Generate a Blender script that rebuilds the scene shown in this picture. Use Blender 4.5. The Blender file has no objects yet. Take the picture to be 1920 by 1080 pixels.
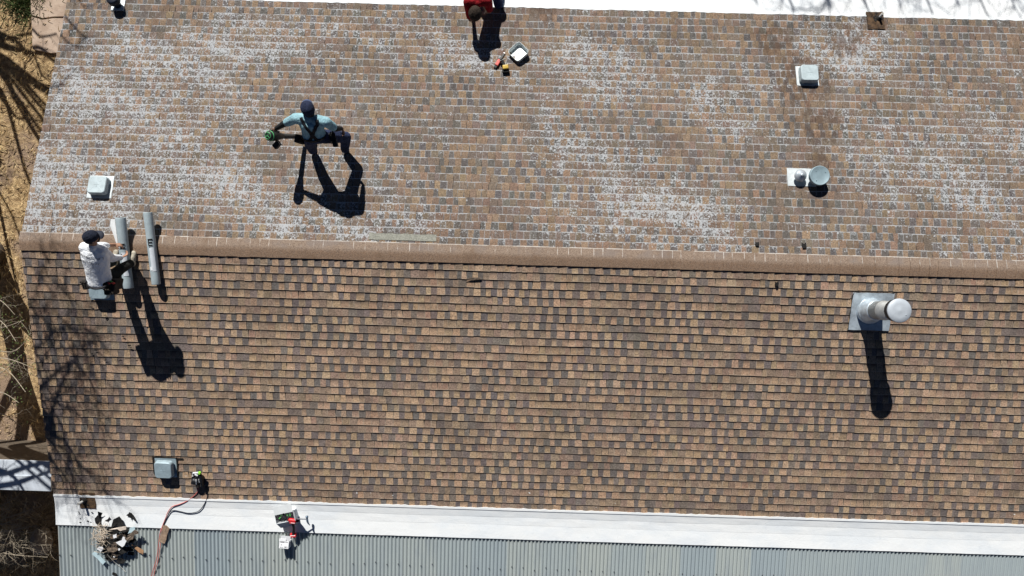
import bpy, bmesh, math, random
from mathutils import Vector, Matrix, Euler
from mathutils.bvhtree import BVHTree
from mathutils import noise as mnoise

# ------------------------------------------------------------------ camera, sky, sun
SC = bpy.context.scene
COL = SC.collection
ZR = 4.4                                   # height of the ridge above the ground
TN, TS = 0.199, 0.2595                     # slopes of the two roof sides
F = 1300.0                                 # focal length in photo pixels (1920 wide)
CAM = Vector((8.0, -0.844, ZR + 11.057))
ROT = Matrix.Rotation(0.0291, 3, 'Z') @ Matrix.Rotation(0.0289, 3, 'X') @ Matrix.Rotation(0.0063, 3, 'Y')
cd = bpy.data.cameras.new('camera'); cam = bpy.data.objects.new('camera', cd); COL.objects.link(cam)
cam.location = CAM; cam.rotation_euler = ROT.to_euler()
cd.sensor_width = 36; cd.lens = F / 1920 * 36; cd.clip_end = 600; cd.clip_start = 0.1
SC.camera = cam

SUN = Vector((0.27, -0.963, -0.80)).normalized()      # direction the light travels
w = bpy.data.worlds.new('World'); SC.world = w; w.use_nodes = True
nt = w.node_tree; nt.nodes.clear()
sky = nt.nodes.new('ShaderNodeTexSky'); sky.sky_type = 'NISHITA'; sky.sun_disc = False
sky.sun_elevation = math.asin(-SUN.z); sky.sun_rotation = math.atan2(-SUN.x, -SUN.y) % (2 * math.pi)
sky.altitude = 3000; sky.air_density = 0.35; sky.dust_density = 0.05
bg = nt.nodes.new('ShaderNodeBackground'); bg.inputs['Strength'].default_value = 0.05
wo = nt.nodes.new('ShaderNodeOutputWorld')
nt.links.new(sky.outputs[0], bg.inputs[0]); nt.links.new(bg.outputs[0], wo.inputs[0])
ld = bpy.data.lights.new('sun', 'SUN'); ld.energy = 5.0; ld.angle = math.radians(0.5); ld.color = (1, .975, .935)
sun = bpy.data.objects.new('sun', ld); COL.objects.link(sun)
sun.rotation_euler = SUN.to_track_quat('-Z', 'Y').to_euler(); sun.location = (0, 10, 30)
SC.view_settings.view_transform = 'Standard'; SC.view_settings.look = 'None'
SC.view_settings.exposure = 0.42; SC.view_settings.gamma = 1

# ------------------------------------------------------------------ surfaces of the place
RUN_S, RUN_N = 4.35, 4.394
BAND, TB, TM, TF = 0.53, 0.178, 0.135, 0.03
Z_SE = ZR - TS * RUN_S                     # height of the south shingle eave
Z_BE = Z_SE - TB * BAND
Z_NE = ZR - TN * RUN_N
def z_of(s, y):
    return {'N': ZR - TN * y, 'S': ZR + TS * y, 'B': Z_SE + TB * (y + RUN_S), 'M': Z_BE + TM * (y + RUN_S + BAND),
            'F': Z_NE - TF * (y - RUN_N), 'G': 0.0}[s]
def slope(s): return {'N': -TN, 'S': TS, 'B': TB, 'M': TM, 'F': -TF, 'G': 0}[s]
def P(px, py, h=0.0, s='S'):
    """point of the sight line through a photo pixel that lies h above surface s"""
    d = ROT @ Vector(((px - 960) / F, -(py - 540) / F, -1))
    a = z_of(s, 0.0) + h; b = slope(s)
    t = (a + b * CAM.y - CAM.z) / (d.z - b * d.y)
    return CAM + d * t
def V(px, py, h=0.0, s='S'):
    """point h straight above the surface point seen at a pixel"""
    p = P(px, py, 0, s); p.z += h; return p
def tilt(s): return Euler((math.atan(slope(s)), 0, 0))

# ------------------------------------------------------------------ helpers
def tag(o, label=None, cat=None, group=None, kind=None):
    if label: o['label'] = label
    if cat: o['category'] = cat
    if group: o['group'] = group
    if kind: o['kind'] = kind
    return o
def thing(name, label, cat, loc, rot=None, group=None):
    o = bpy.data.objects.new(name, None); COL.objects.link(o); o.empty_display_size = .1
    o.location = loc
    if rot is not None: o.rotation_euler = rot
    return tag(o, label, cat, group)
def wloc(p):
    v = Vector((0, 0, 0))
    while p: v += p.location; p = p.parent
    return v
def obj(name, bm, m, parent=None, world=False, smooth=False, loc=None, rot=None):
    """link a bmesh as ONE object; world=True: its vertices are world coordinates"""
    if world and parent: bmesh.ops.translate(bm, verts=bm.verts, vec=-wloc(parent))
    me = bpy.data.meshes.new(name); bm.to_mesh(me); bm.free()
    if smooth:
        for f in me.polygons: f.use_smooth = True
    for x in (m if isinstance(m, (list, tuple)) else [m]): me.materials.append(x)
    o = bpy.data.objects.new(name, me); COL.objects.link(o)
    if parent: o.parent = parent
    if loc is not None: o.location = loc
    if rot is not None: o.rotation_euler = rot
    return o
def B(): return bmesh.new()
def quad(bm, pts, mi=0):
    f = bm.faces.new([bm.verts.new(p) for p in pts]); f.material_index = mi; return f
def box(bm, c, s, rot=None, bev=0.0, mi=0, taper=1.0):
    r = bmesh.ops.create_cube(bm, size=1.0)
    vs = r['verts']
    for v in vs:
        k = taper if v.co.z > 0 else 1
        v.co = Vector((v.co.x * s[0] * k, v.co.y * s[1] * k, v.co.z * s[2]))
    if bev:
        es = list({e for v in vs for e in v.link_edges})
        rb = bmesh.ops.bevel(bm, geom=es, offset=bev, segments=2, affect='EDGES', profile=.6)
        vs = list({v for f in rb['faces'] for v in f.verts} | {v for v in vs if v.is_valid})
        fs = {f for v in vs for f in v.link_faces}
    else: fs = {f for v in vs for f in v.link_faces}
    for f in fs: f.material_index = mi
    M = (rot.to_matrix() if isinstance(rot, Euler) else rot) if rot is not None else None
    for v in vs:
        if M is not None: v.co = M @ v.co
        v.co += Vector(c)
    return vs
def frame(d):
    d = d.normalized(); up = Vector((0, 0, 1)) if abs(d.z) < .95 else Vector((0, 1, 0))
    a = d.cross(up).normalized(); return a, d.cross(a).normalized()
def tube(bm, pts, rad, n=8, caps=True, mi=0, flat=1.0):
    pts = [Vector(p) for p in pts]
    if not isinstance(rad, (list, tuple)): rad = [rad] * len(pts)
    rings = []; a = b = None
    for i, p in enumerate(pts):
        d = (pts[min(i + 1, len(pts) - 1)] - pts[max(i - 1, 0)])
        if d.length < 1e-7: d = Vector((0, 0, 1))
        d.normalize()
        if a is None: a, b = frame(d)
        else:
            a = (a - d * a.dot(d)); a = a.normalized() if a.length > 1e-5 else frame(d)[0]; b = d.cross(a).normalized()
        rings.append([bm.verts.new(p + (a * math.cos(2 * math.pi * k / n) + b * math.sin(2 * math.pi * k / n) * flat) * rad[i]) for k in range(n)])
    for r, s in zip(rings, rings[1:]):
        for k in range(n):
            f = bm.faces.new((r[k], r[(k + 1) % n], s[(k + 1) % n], s[k])); f.material_index = mi
    if caps:
        bm.faces.new(rings[0][::-1]).material_index = mi; bm.faces.new(rings[-1]).material_index = mi
    return rings
def capsule(bm, p0, r0, p1, r1, n=10):
    p0, p1 = Vector(p0), Vector(p1); d = (p1 - p0)
    d = d.normalized() if d.length > 1e-6 else Vector((0, 0, 1))
    pts, rad = [], []
    for k in (-.98, -.8, -.5, 0): pts.append(p0 + d * r0 * k); rad.append(r0 * math.sqrt(max(0, 1 - k * k)))
    for k in (0, .5, .8, .98): pts.append(p1 + d * r1 * k); rad.append(r1 * math.sqrt(max(0, 1 - k * k)))
    tube(bm, pts, rad, n)
def ball(bm, c, r, M=None, n=14):
    res = bmesh.ops.create_uvsphere(bm, u_segments=n, v_segments=n // 2 + 2, radius=1)
    for v in res['verts']:
        q = Vector((v.co.x * r[0], v.co.y * r[1], v.co.z * r[2]))
        v.co = (M @ q if M is not None else q) + Vector(c)
    return res['verts']
def lathe(bm, prof, n=32, mi=0, M=None, c=(0, 0, 0), cap=True):
    rings = []
    for r, z in prof:
        ring = []
        for k in range(n):
            q = Vector((r * math.cos(2 * math.pi * k / n), r * math.sin(2 * math.pi * k / n), z))
            if M is not None: q = M @ q
            ring.append(bm.verts.new(q + Vector(c)))
        rings.append(ring)
    for a, b in zip(rings, rings[1:]):
        for k in range(n):
            f = bm.faces.new((a[k], a[(k + 1) % n], b[(k + 1) % n], b[k])); f.material_index = mi; f.smooth = True
    if cap and prof[-1][0] > 1e-4: bm.faces.new(rings[-1]).material_index = mi
    return rings
def sculpt(bm, voxel=.01, it=4):
    """fuse overlapping closed shapes into one continuous surface"""
    me = bpy.data.meshes.new('t'); bm.to_mesh(me); bm.free()
    o = bpy.data.objects.new('t', me); COL.objects.link(o)
    r = o.modifiers.new('r', 'REMESH'); r.mode = 'VOXEL'; r.voxel_size = voxel
    s = o.modifiers.new('s', 'SMOOTH'); s.iterations = it; s.factor = .5
    dg = bpy.context.evaluated_depsgraph_get()
    m2 = bpy.data.meshes.new_from_object(o.evaluated_get(dg))
    bpy.data.objects.remove(o); bpy.data.meshes.remove(me)
    out = bmesh.new(); out.from_mesh(m2); bpy.data.meshes.remove(m2); return out
def cut_z(bm, co, no):
    g = bm.verts[:] + bm.edges[:] + bm.faces[:]
    bmesh.ops.bisect_plane(bm, geom=g, plane_co=co, plane_no=no, clear_outer=True)

# ------------------------------------------------------------------ materials
class N:
    def __init__(s, name):
        s.m = bpy.data.materials.new(name); s.m.use_nodes = True; s.t = s.m.node_tree; s.t.nodes.clear()
        s.p = s.n('ShaderNodeBsdfPrincipled'); o = s.n('ShaderNodeOutputMaterial'); s.l(s.p.outputs[0], o.inputs[0])
        s.pos = s.n('ShaderNodeNewGeometry').outputs['Position']
    def n(s, t, **k):
        x = s.t.nodes.new(t)
        for a, b in k.items(): setattr(x, a, b)
        return x
    def l(s, a, b): s.t.links.new(a, b)
    def set(s, i, v):
        if hasattr(v, 'is_linked') or isinstance(v, bpy.types.NodeSocket): s.l(v, i)
        else: i.default_value = v
    def math(s, op, a, b=0.0, clamp=False):
        x = s.n('ShaderNodeMath', operation=op, use_clamp=clamp); s.set(x.inputs[0], a); s.set(x.inputs[1], b); return x.outputs[0]
    def noise(s, scale, detail=3, rough=.6, vec=None, dist=0):
        x = s.n('ShaderNodeTexNoise'); x.inputs['Scale'].default_value = scale; x.inputs['Detail'].default_value = detail
        x.inputs['Roughness'].default_value = rough; x.inputs['Distortion'].default_value = dist
        s.l(vec if vec else s.pos, x.inputs['Vector']); return x.outputs['Fac']
    def map(s, v, a, b, c=0.0, d=1.0, smooth=True):
        x = s.n('ShaderNodeMapRange'); x.interpolation_type = 'SMOOTHSTEP' if smooth else 'LINEAR'
        s.set(x.inputs[0], v); s.set(x.inputs[1], a); s.set(x.inputs[2], b); s.set(x.inputs[3], c); s.set(x.inputs[4], d); return x.outputs[0]
    def mix(s, f, a, b, mode='MIX'):
        x = s.n('ShaderNodeMix', data_type='RGBA', blend_type=mode)
        s.set(x.inputs['Factor'], f)
        for i, v in ((x.inputs[6], a), (x.inputs[7], b)):
            if isinstance(v, (tuple, list)): i.default_value = (*v[:3], 1)
            else: s.l(v, i)
        return x.outputs[2]
    def vec(s, scale):
        x = s.n('ShaderNodeVectorMath', operation='MULTIPLY'); s.l(s.pos, x.inputs[0]); x.inputs[1].default_value = scale; return x.outputs[0]
    def rot2(s, scale, ang):
        x = s.n('ShaderNodeMapping'); x.vector_type = 'POINT'; s.l(s.pos, x.inputs[0]); x.inputs['Rotation'].default_value = (0, 0, ang)
        y = s.n('ShaderNodeVectorMath', operation='MULTIPLY'); s.l(x.outputs[0], y.inputs[0]); y.inputs[1].default_value = scale; return y.outputs[0]
    def bump(s, h, strength=.3, dist=.01):
        x = s.n('ShaderNodeBump'); x.inputs['Strength'].default_value = strength; x.inputs['Distance'].default_value = dist
        s.l(h, x.inputs['Height']); s.l(x.outputs[0], s.p.inputs['Normal'])
    def base(s, c, rough=.8, metal=0.0, spec=.3):
        s.set(s.p.inputs['Base Color'], (*c[:3], 1) if isinstance(c, (tuple, list)) else c)
        s.set(s.p.inputs['Roughness'], rough); s.set(s.p.inputs['Metallic'], metal); s.p.inputs['Specular IOR Level'].default_value = spec
        return s.m
def simple(name, c, rough=.7, var=.25, scale=12, metal=0.0, bump=0.0, spec=.3, c2=None):
    n = N(name); f = n.noise(scale, 4)
    c2 = c2 or tuple(min(1, x * (1 + var)) for x in c); c1 = tuple(x * (1 - var) for x in c)
    col = n.mix(n.map(f, .3, .7), c1, c2)
    if bump: n.bump(n.noise(scale * 3, 4), bump, .01)
    return n.base(col, rough, metal, spec)

def shingle_mat(kind):
    n = N('weathered_shingles' if kind == 'N' else 'shingles')
    at = n.n('ShaderNodeAttribute', attribute_name='tab'); tab = at.outputs['Color']; raised = at.outputs['Alpha']
    uv = n.n('ShaderNodeUVMap', uv_map='tabuv'); sx = n.n('ShaderNodeSeparateXYZ'); n.l(uv.outputs[0], sx.inputs[0])
    u, v = sx.outputs[0], sx.outputs[1]
    uw = n.n('ShaderNodeUVMap', uv_map='tabw'); sw = n.n('ShaderNodeSeparateXYZ'); n.l(uw.outputs[0], sw.inputs[0])
    wd, fade = sw.outputs[0], sw.outputs[1]
    e = n.math('MINIMUM', u, n.math('SUBTRACT', wd, u))
    g1 = n.noise(38, 5, .7); g2 = n.noise(130, 3, .7); g3 = n.noise(1.1, 3)
    k = n.math('MULTIPLY', n.map(g1, .3, .7, .52, 1.42, False), n.map(g2, .3, .7, .72, 1.26, False))
    k = n.math('MULTIPLY', k, n.map(g3, .3, .7, .88, 1.12))
    kc = n.n('ShaderNodeCombineColor'); [n.l(k, kc.inputs[i]) for i in range(3)]
    col = n.mix(1.0, tab, kc.outputs[0], 'MULTIPLY')
    # darker granules blended across the upper part of the laminated shingle
    fv = n.map(n.math('ADD', v, n.math('MULTIPLY', n.math('SUBTRACT', g1, .5), .07)), .035, .125)
    col = n.mix(n.math('MULTIPLY', fv, fade, True), col, (.062, .05, .047))
    # mottled dark granules
    col = n.mix(n.math('MULTIPLY', n.map(n.noise(58, 4, .8), .5, .62), .6), col, (.07, .058, .052))
    if kind == 'S':
        ed = n.math('MAXIMUM', n.map(e, .009, .004), n.map(v, .014, .006))
        ed = n.math('MULTIPLY', ed, n.map(n.noise(9, 3), .38, .58, .1, .65))
        ed = n.math('MULTIPLY', ed, n.map(raised, 0, 1, .35, 1))
        col = n.mix(ed, col, (.46, .37, .28))
        jn = n.math('MULTIPLY', n.map(e, .0035, .0015), n.map(n.noise(7, 2), .4, .6, 0, .8)); col = n.mix(jn, col, (.05, .04, .035))
        # white drips of roof coating
        sp = n.n('ShaderNodeSeparateXYZ'); n.l(n.pos, sp.inputs[0])
        dr = n.math('MULTIPLY', n.map(n.noise(17, 3, .6), .71, .735), n.map(sp.outputs[1], -3.6, -4.3))
        col = n.mix(dr, col, (.8, .8, .78))
    else:
        sp = n.n('ShaderNodeSeparateXYZ'); n.l(n.pos, sp.inputs[0]); x, y = sp.outputs[0], sp.outputs[1]
        z1 = n.noise(.8, 5, .68, n.rot2((.55, 1.5, 1), .45))
        zone = n.map(z1, .34, .68, -.125, .05, False); pt_ = None
        wx = n.math('MULTIPLY', n.math('SUBTRACT', n.noise(1.7, 4, .65), .5), 1.5); wy = n.math('MULTIPLY', n.math('SUBTRACT', n.noise(1.9, 4, .65, n.vec((1.3, 1, 1))), .5), 1.3)
        for (cx, cy, rx, ry, k_) in WEAR:
            dx = n.math('MULTIPLY', n.math('SUBTRACT', n.math('ADD', x, wx), cx), 1 / rx); dy = n.math('MULTIPLY', n.math('SUBTRACT', n.math('ADD', y, wy), cy), 1 / ry)
            a = n.map(n.math('ADD', n.math('MULTIPLY', dx, dx), n.math('MULTIPLY', dy, dy)), .0, 1.5, k_ - .025, 0); pt_ = a if pt_ is None else n.math('MAXIMUM', pt_, a)
        zone = n.math('ADD', zone, pt_)
        zone = n.math('ADD', zone, n.map(raised, 0, 1, .02, -.035, False))
        zone = n.math('ADD', zone, n.map(v, .0, .07, .05, -.015))
        sk = n.noise(34, 4, .68, None, .5)
        m = n.map(n.math('ADD', sk, zone), .56, .635)
        pres = n.map(n.math('ADD', n.noise(5.5, 4), n.math('MULTIPLY', zone, .5)), .36, .56)
        jit = n.math('MULTIPLY', n.math('SUBTRACT', n.noise(46, 3), .5), .016)
        ln = n.math('MAXIMUM', n.map(n.math('ADD', v, jit), .014, .006), n.math('MULTIPLY', n.map(n.math('ADD', e, jit), .008, .003), .55))
        m = n.math('MAXIMUM', m, n.math('MULTIPLY', ln, pres))
        m = n.math('MULTIPLY', m, n.map(n.noise(95, 2), .25, .5, .55, .93))
        # brown and black stains around the vents
        st = None
        for (cx, cy, r) in STAINS:
            dx = n.math('MULTIPLY', n.math('SUBTRACT', x, cx), 1.0 / r); dy = n.math('MULTIPLY', n.math('SUBTRACT', y, cy), 1.0 / r)
            dd = n.math('ADD', n.math('MULTIPLY', dx, dx), n.math('MULTIPLY', dy, dy))
            a = n.map(dd, 0, 1, 1, 0); st = a if st is None else n.math('MAXIMUM', st, a)
        stn = n.math('MULTIPLY', st, n.map(n.math('ADD', n.noise(7, 6, .78, n.vec((1.6, .7, 1)), .5), n.math('MULTIPLY', st, .12)), .53, .66))
        m = n.math('MULTIPLY', m, n.map(stn, 0, .7, 1, .25))
        col = n.mix(n.math('MULTIPLY', stn, .62), col, (.075, .045, .03))
        col = n.mix(n.math('MULTIPLY', st, n.map(n.noise(24, 4, .7), .66, .70)), col, (.012, .01, .01))
        wh = n.mix(n.noise(3, 3), (.345, .365, .385), (.49, .495, .495))
        col = n.mix(m, col, wh)
    n.bump(n.math('ADD', g2, g1), .5, .004)
    return n.base(col, .95, 0, .12)

# ------------------------------------------------------------------ shingled slopes
STAINS = [(12.75, 3.15, .75), (13.0, 2.35, .55), (12.9, 1.6, .45), (14.1, 4.3, .35), (12.3, 3.9, .5), (13.5, 3.9, .5), (8.3, 4.35, .35), (.85, 4.5, .5)]
WEAR = [(1.6, 2.2, 2.0, 1.5, .145), (.5, .9, 1.6, 1.3, .135), (3.4, 3.75, 1.6, .6, .15), (2.6, 1.2, 2.0, .8, .13), (4.4, .9, 1.3, .7, .12), (5.9, .5, 1.1, .5, .12), (8.9, 3.1, 1.3, .9, .14), (7.1, 3.5, .8, .5, .12), (10.1, .8, 1.7, .5, .12), (10.9, .25, 1.1, .4, .12), (15.4, 2.0, 2.0, 1.6, .105), (11.6, 2.6, 1.0, .6, .12), (15.8, .5, 1.2, .5, .095), (13.6, 3.6, 1.2, .6, .12), (9.3, 1.9, 1.2, .5, .10)]
MS, MN = shingle_mat('S'), shingle_mat('N')
def slope_mesh(kind, x0, x1, run, ncourse, seed):
    rng = random.Random(seed)
    t = TS if kind == 'S' else TN
    sg = -1 if kind == 'S' else 1
    L = run * math.sqrt(1 + t * t); e = L / ncourse
    dirv = Vector((0, sg, -t)).normalized(); nrm = Vector((0, sg * t, 1)).normalized()
    bm = B(); cl = bm.loops.layers.float_color.new('tab'); ul = bm.loops.layers.uv.new('tabuv'); wl = bm.loops.layers.uv.new('tabw')
    def pt(x, s, h): return Vector((x, 0, ZR)) + dirv * (L - s) + nrm * h
    def face(pts, col, uvs, wf):
        f = bm.faces.new([bm.verts.new(p) for p in pts])
        for l, q in zip(f.loops, uvs): l[cl] = col; l[ul].uv = q; l[wl].uv = wf
    if kind == 'S': pal = dict(tan=(.385, .262, .170), light=(.415, .286, .19), mid=(.315, .222, .155), mid2=(.265, .192, .142), dark=(.152, .132, .123), dk2=(.19, .154, .134), red=(.335, .222, .155))
    else: pal = dict(tan=(.224, .158, .109), light=(.25, .177, .12), mid=(.185, .140, .107), mid2=(.162, .127, .103), dark=(.114, .105, .099), dk2=(.133, .117, .104), red=(.20, .14, .104))
    for i in range(ncourse):
        s0 = i * e + rng.uniform(-.002, .002); s1 = (i + 1) * e + .02
        wob = [rng.uniform(0, 6.28) for _ in range(3)]
        yw = lambda x: .0035 * math.sin(x * .9 + wob[0]) + .0022 * math.sin(x * 2.7 + wob[1])
        T = .0145 if kind == 'S' else .0065
        x = x0 - rng.uniform(0, .3)
        run_kind = 'contrast'; left = 0; big = False
        while x < x1:
            if left <= 0:
                run_kind = rng.choices(['contrast', 'blend', 'dull'], [.44, .42, .14])[0]; left = rng.uniform(.3, .85)
            wdt = rng.uniform(.08, .14)
            if run_kind == 'contrast':
                big = not big
                c = rng.choices(['tan', 'light', 'mid'], [.55, .3, .15])[0] if big else rng.choices(['dark', 'dk2'], [.7, .3])[0]
                if not big: wdt *= .85
            elif run_kind == 'blend':
                c = rng.choices(['tan', 'mid', 'mid2', 'red', 'light', 'dk2'], [.26, .22, .2, .1, .08, .14])[0]; big = c not in ('dk2', 'mid2')
                wdt *= 1.0
            else:
                c = rng.choices(['mid2', 'dk2', 'mid', 'red'], [.4, .25, .3, .05])[0]; big = c == 'mid'
            left -= wdt
            xa, xb = max(x, x0), min(x + wdt, x1); x += wdt
            if xb - xa < .012: continue
            j = rng.uniform(.88, 1.12); col = pal[c]
            raised = 1.0 if big else (.35 if c in ('mid2',) else 0.0)
            col = (*[q * j * rng.uniform(.96, 1.04) for q in col], raised)
            fd = rng.uniform(.4, 1) if rng.random() < (.8 if run_kind != 'contrast' else .5) else rng.uniform(0, .2)
            if not big: fd *= .3
            if kind == 'N': fd *= .25
            h = T + (.0032 if big else 0) + rng.uniform(-.0006, .0012); k = .006 if big else 0
            k2 = rng.uniform(-.006, .006)
            dx = xb - xa; o0 = s0 + rng.uniform(-.003, .003)
            a0, b0 = o0 + yw(xa), o0 + yw(xb)
            wf = (dx, fd)
            face([pt(xa, a0, h), pt(xb, b0, h), pt(xb - k + k2, s1, .001), pt(xa + k + k2, s1, .001)], col, [(0, 0), (dx, 0), (dx, e), (0, e)], wf)
            dk = col
            face([pt(xa, a0, -.004), pt(xb, b0, -.004), pt(xb, b0, h), pt(xa, a0, h)], dk, [(.0, 0), (dx, 0), (dx, 0), (0, 0)], wf)
            if big:
                for xx, kk, aa, q in ((xa, k, a0, 0), (xb, -k, b0, dx)):
                    ps = [pt(xx, aa, h), pt(xx, aa, .0), pt(xx + kk + k2, s1, -.003), pt(xx + kk + k2, s1, .001)]
                    face(ps if kk > 0 else ps[::-1], dk, [(q, .0), (q, 0), (q, e), (q, e)], wf)
    # deck under the shingles
    for f in [(pt(x0 + .01, -.0, -.01), pt(x1, 0, -.01), pt(x1, L, -.01), pt(x0 + .01, L, -.01))]:
        face(f, (.08, .07, .06, 0), [(.05, .05)] * 4, (.1, 0))
    bmesh.ops.recalc_face_normals(bm, faces=bm.faces)
    for f in bm.faces:
        if f.normal.z < -.2: f.normal_flip()
    return bm

house = thing('house', 'long low house under a brown shingle roof with white and corrugated metal lower roofs', 'house', (9, 0, 0))
X0, X1 = 0.0, 18.5
obj('shingle_slope', slope_mesh('S', X0, X1, RUN_S, 33, 5), MS, house, True)
tag(obj('shingle_slope', slope_mesh('N', X0, X1, RUN_N, 33, 8), MN, house, True), 'weathered shingle slope speckled with white residue')

def ridge():
    n = N('ridge_shingle'); sp = n.n('ShaderNodeSeparateXYZ'); n.l(n.pos, sp.inputs[0]); y = sp.outputs[1]
    uv = n.n('ShaderNodeUVMap', uv_map='tabuv'); sx = n.n('ShaderNodeSeparateXYZ'); n.l(uv.outputs[0], sx.inputs[0])
    g = n.noise(45, 5, .7); g2 = n.noise(120, 3, .7)
    wob = n.math('ADD', y, n.math('MULTIPLY', n.math('SUBTRACT', n.noise(9, 4, .7), .5), .09))
    c = n.mix(n.map(wob, -.05, .03), (.27, .178, .118), (.255, .192, .146))
    c = n.mix(n.map(g, .45, .65, 0, .75), c, (.13, .09, .068))
    c = n.mix(n.map(n.noise(70, 4, .8), .5, .62, 0, .55), c, (.40, .31, .24)); c = n.mix(n.map(n.noise(85, 4, .8), .52, .64, 0, .7), c, (.09, .065, .05)); c = n.mix(n.map(n.noise(1.6, 4, .7), .5, .7, 0, .5), c, (.15, .095, .06))
    c = n.mix(n.math('MULTIPLY', n.map(n.noise(2.2, 3), .5, .65, 0, .55), n.map(y, -.02, .06)), c, (.2, .17, .155))
    jit = n.math('MULTIPLY', n.math('SUBTRACT', n.noise(40, 3), .5), .014)
    ln = n.math('MULTIPLY', n.map(n.math('ADD', sx.outputs[0], jit), .011, .004), n.map(wob, -.005, .05))
    ln = n.math('MULTIPLY', ln, n.map(n.noise(2.6, 4, .7), .42, .6))
    ln = n.math('MAXIMUM', ln, n.math('MULTIPLY', n.map(n.math('ADD', y, jit), .135, .15), n.map(n.noise(6, 3), .35, .5)))
    c = n.mix(n.math('MULTIPLY', ln, .85), c, (.66, .62, .57))
    n.bump(n.math('ADD', g, g2), .5, .004)
    m = n.base(c, .95, 0, .12)
    rng = random.Random(3); bm = B(); ul = bm.loops.layers.uv.new('tabuv')
    x = X0 + .0
    while x < X1:
        wd = rng.uniform(.13, .21); hw = .150 + rng.uniform(-.003, .003)
        prof = []
        for k in range(-7, 8):
            q = k / 7 * hw; t = TN if q > 0 else TS
            soft = .03
            prof.append((q, ZR - t * (math.sqrt(q * q + soft * soft) - soft * .35)))
        ha, hb = .028 + rng.uniform(-.002, .004), .016 + rng.uniform(-.002, .004)
        for (a, b) in zip(prof, prof[1:]):
            pts = [(x, a[0], a[1] + ha), (x + wd + .01, a[0], a[1] + hb), (x + wd + .01, b[0], b[1] + hb), (x, b[0], b[1] + ha)]
            f = quad(bm, pts)
            for l, uvv in zip(f.loops, ((0, 0), (wd, 0), (wd, 0), (0, 0))): l[ul].uv = uvv
            f = quad(bm, [(x, a[0], a[1] + ha), (x, b[0], b[1] + ha), (x, b[0], b[1]), (x, a[0], a[1])])
            for l in f.loops: l[ul].uv = (0, 0)
        for q in (prof[0], prof[-1]):
            f = quad(bm, [(x, q[0], q[1] + ha), (x + wd + .01, q[0], q[1] + hb), (x + wd + .01, q[0], q[1] - .01), (x, q[0], q[1] - .01)])
            for l in f.loops: l[ul].uv = (.08, 0)
        x += wd
    obj('ridge_cap', bm, m, house, True)
ridge()

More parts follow.
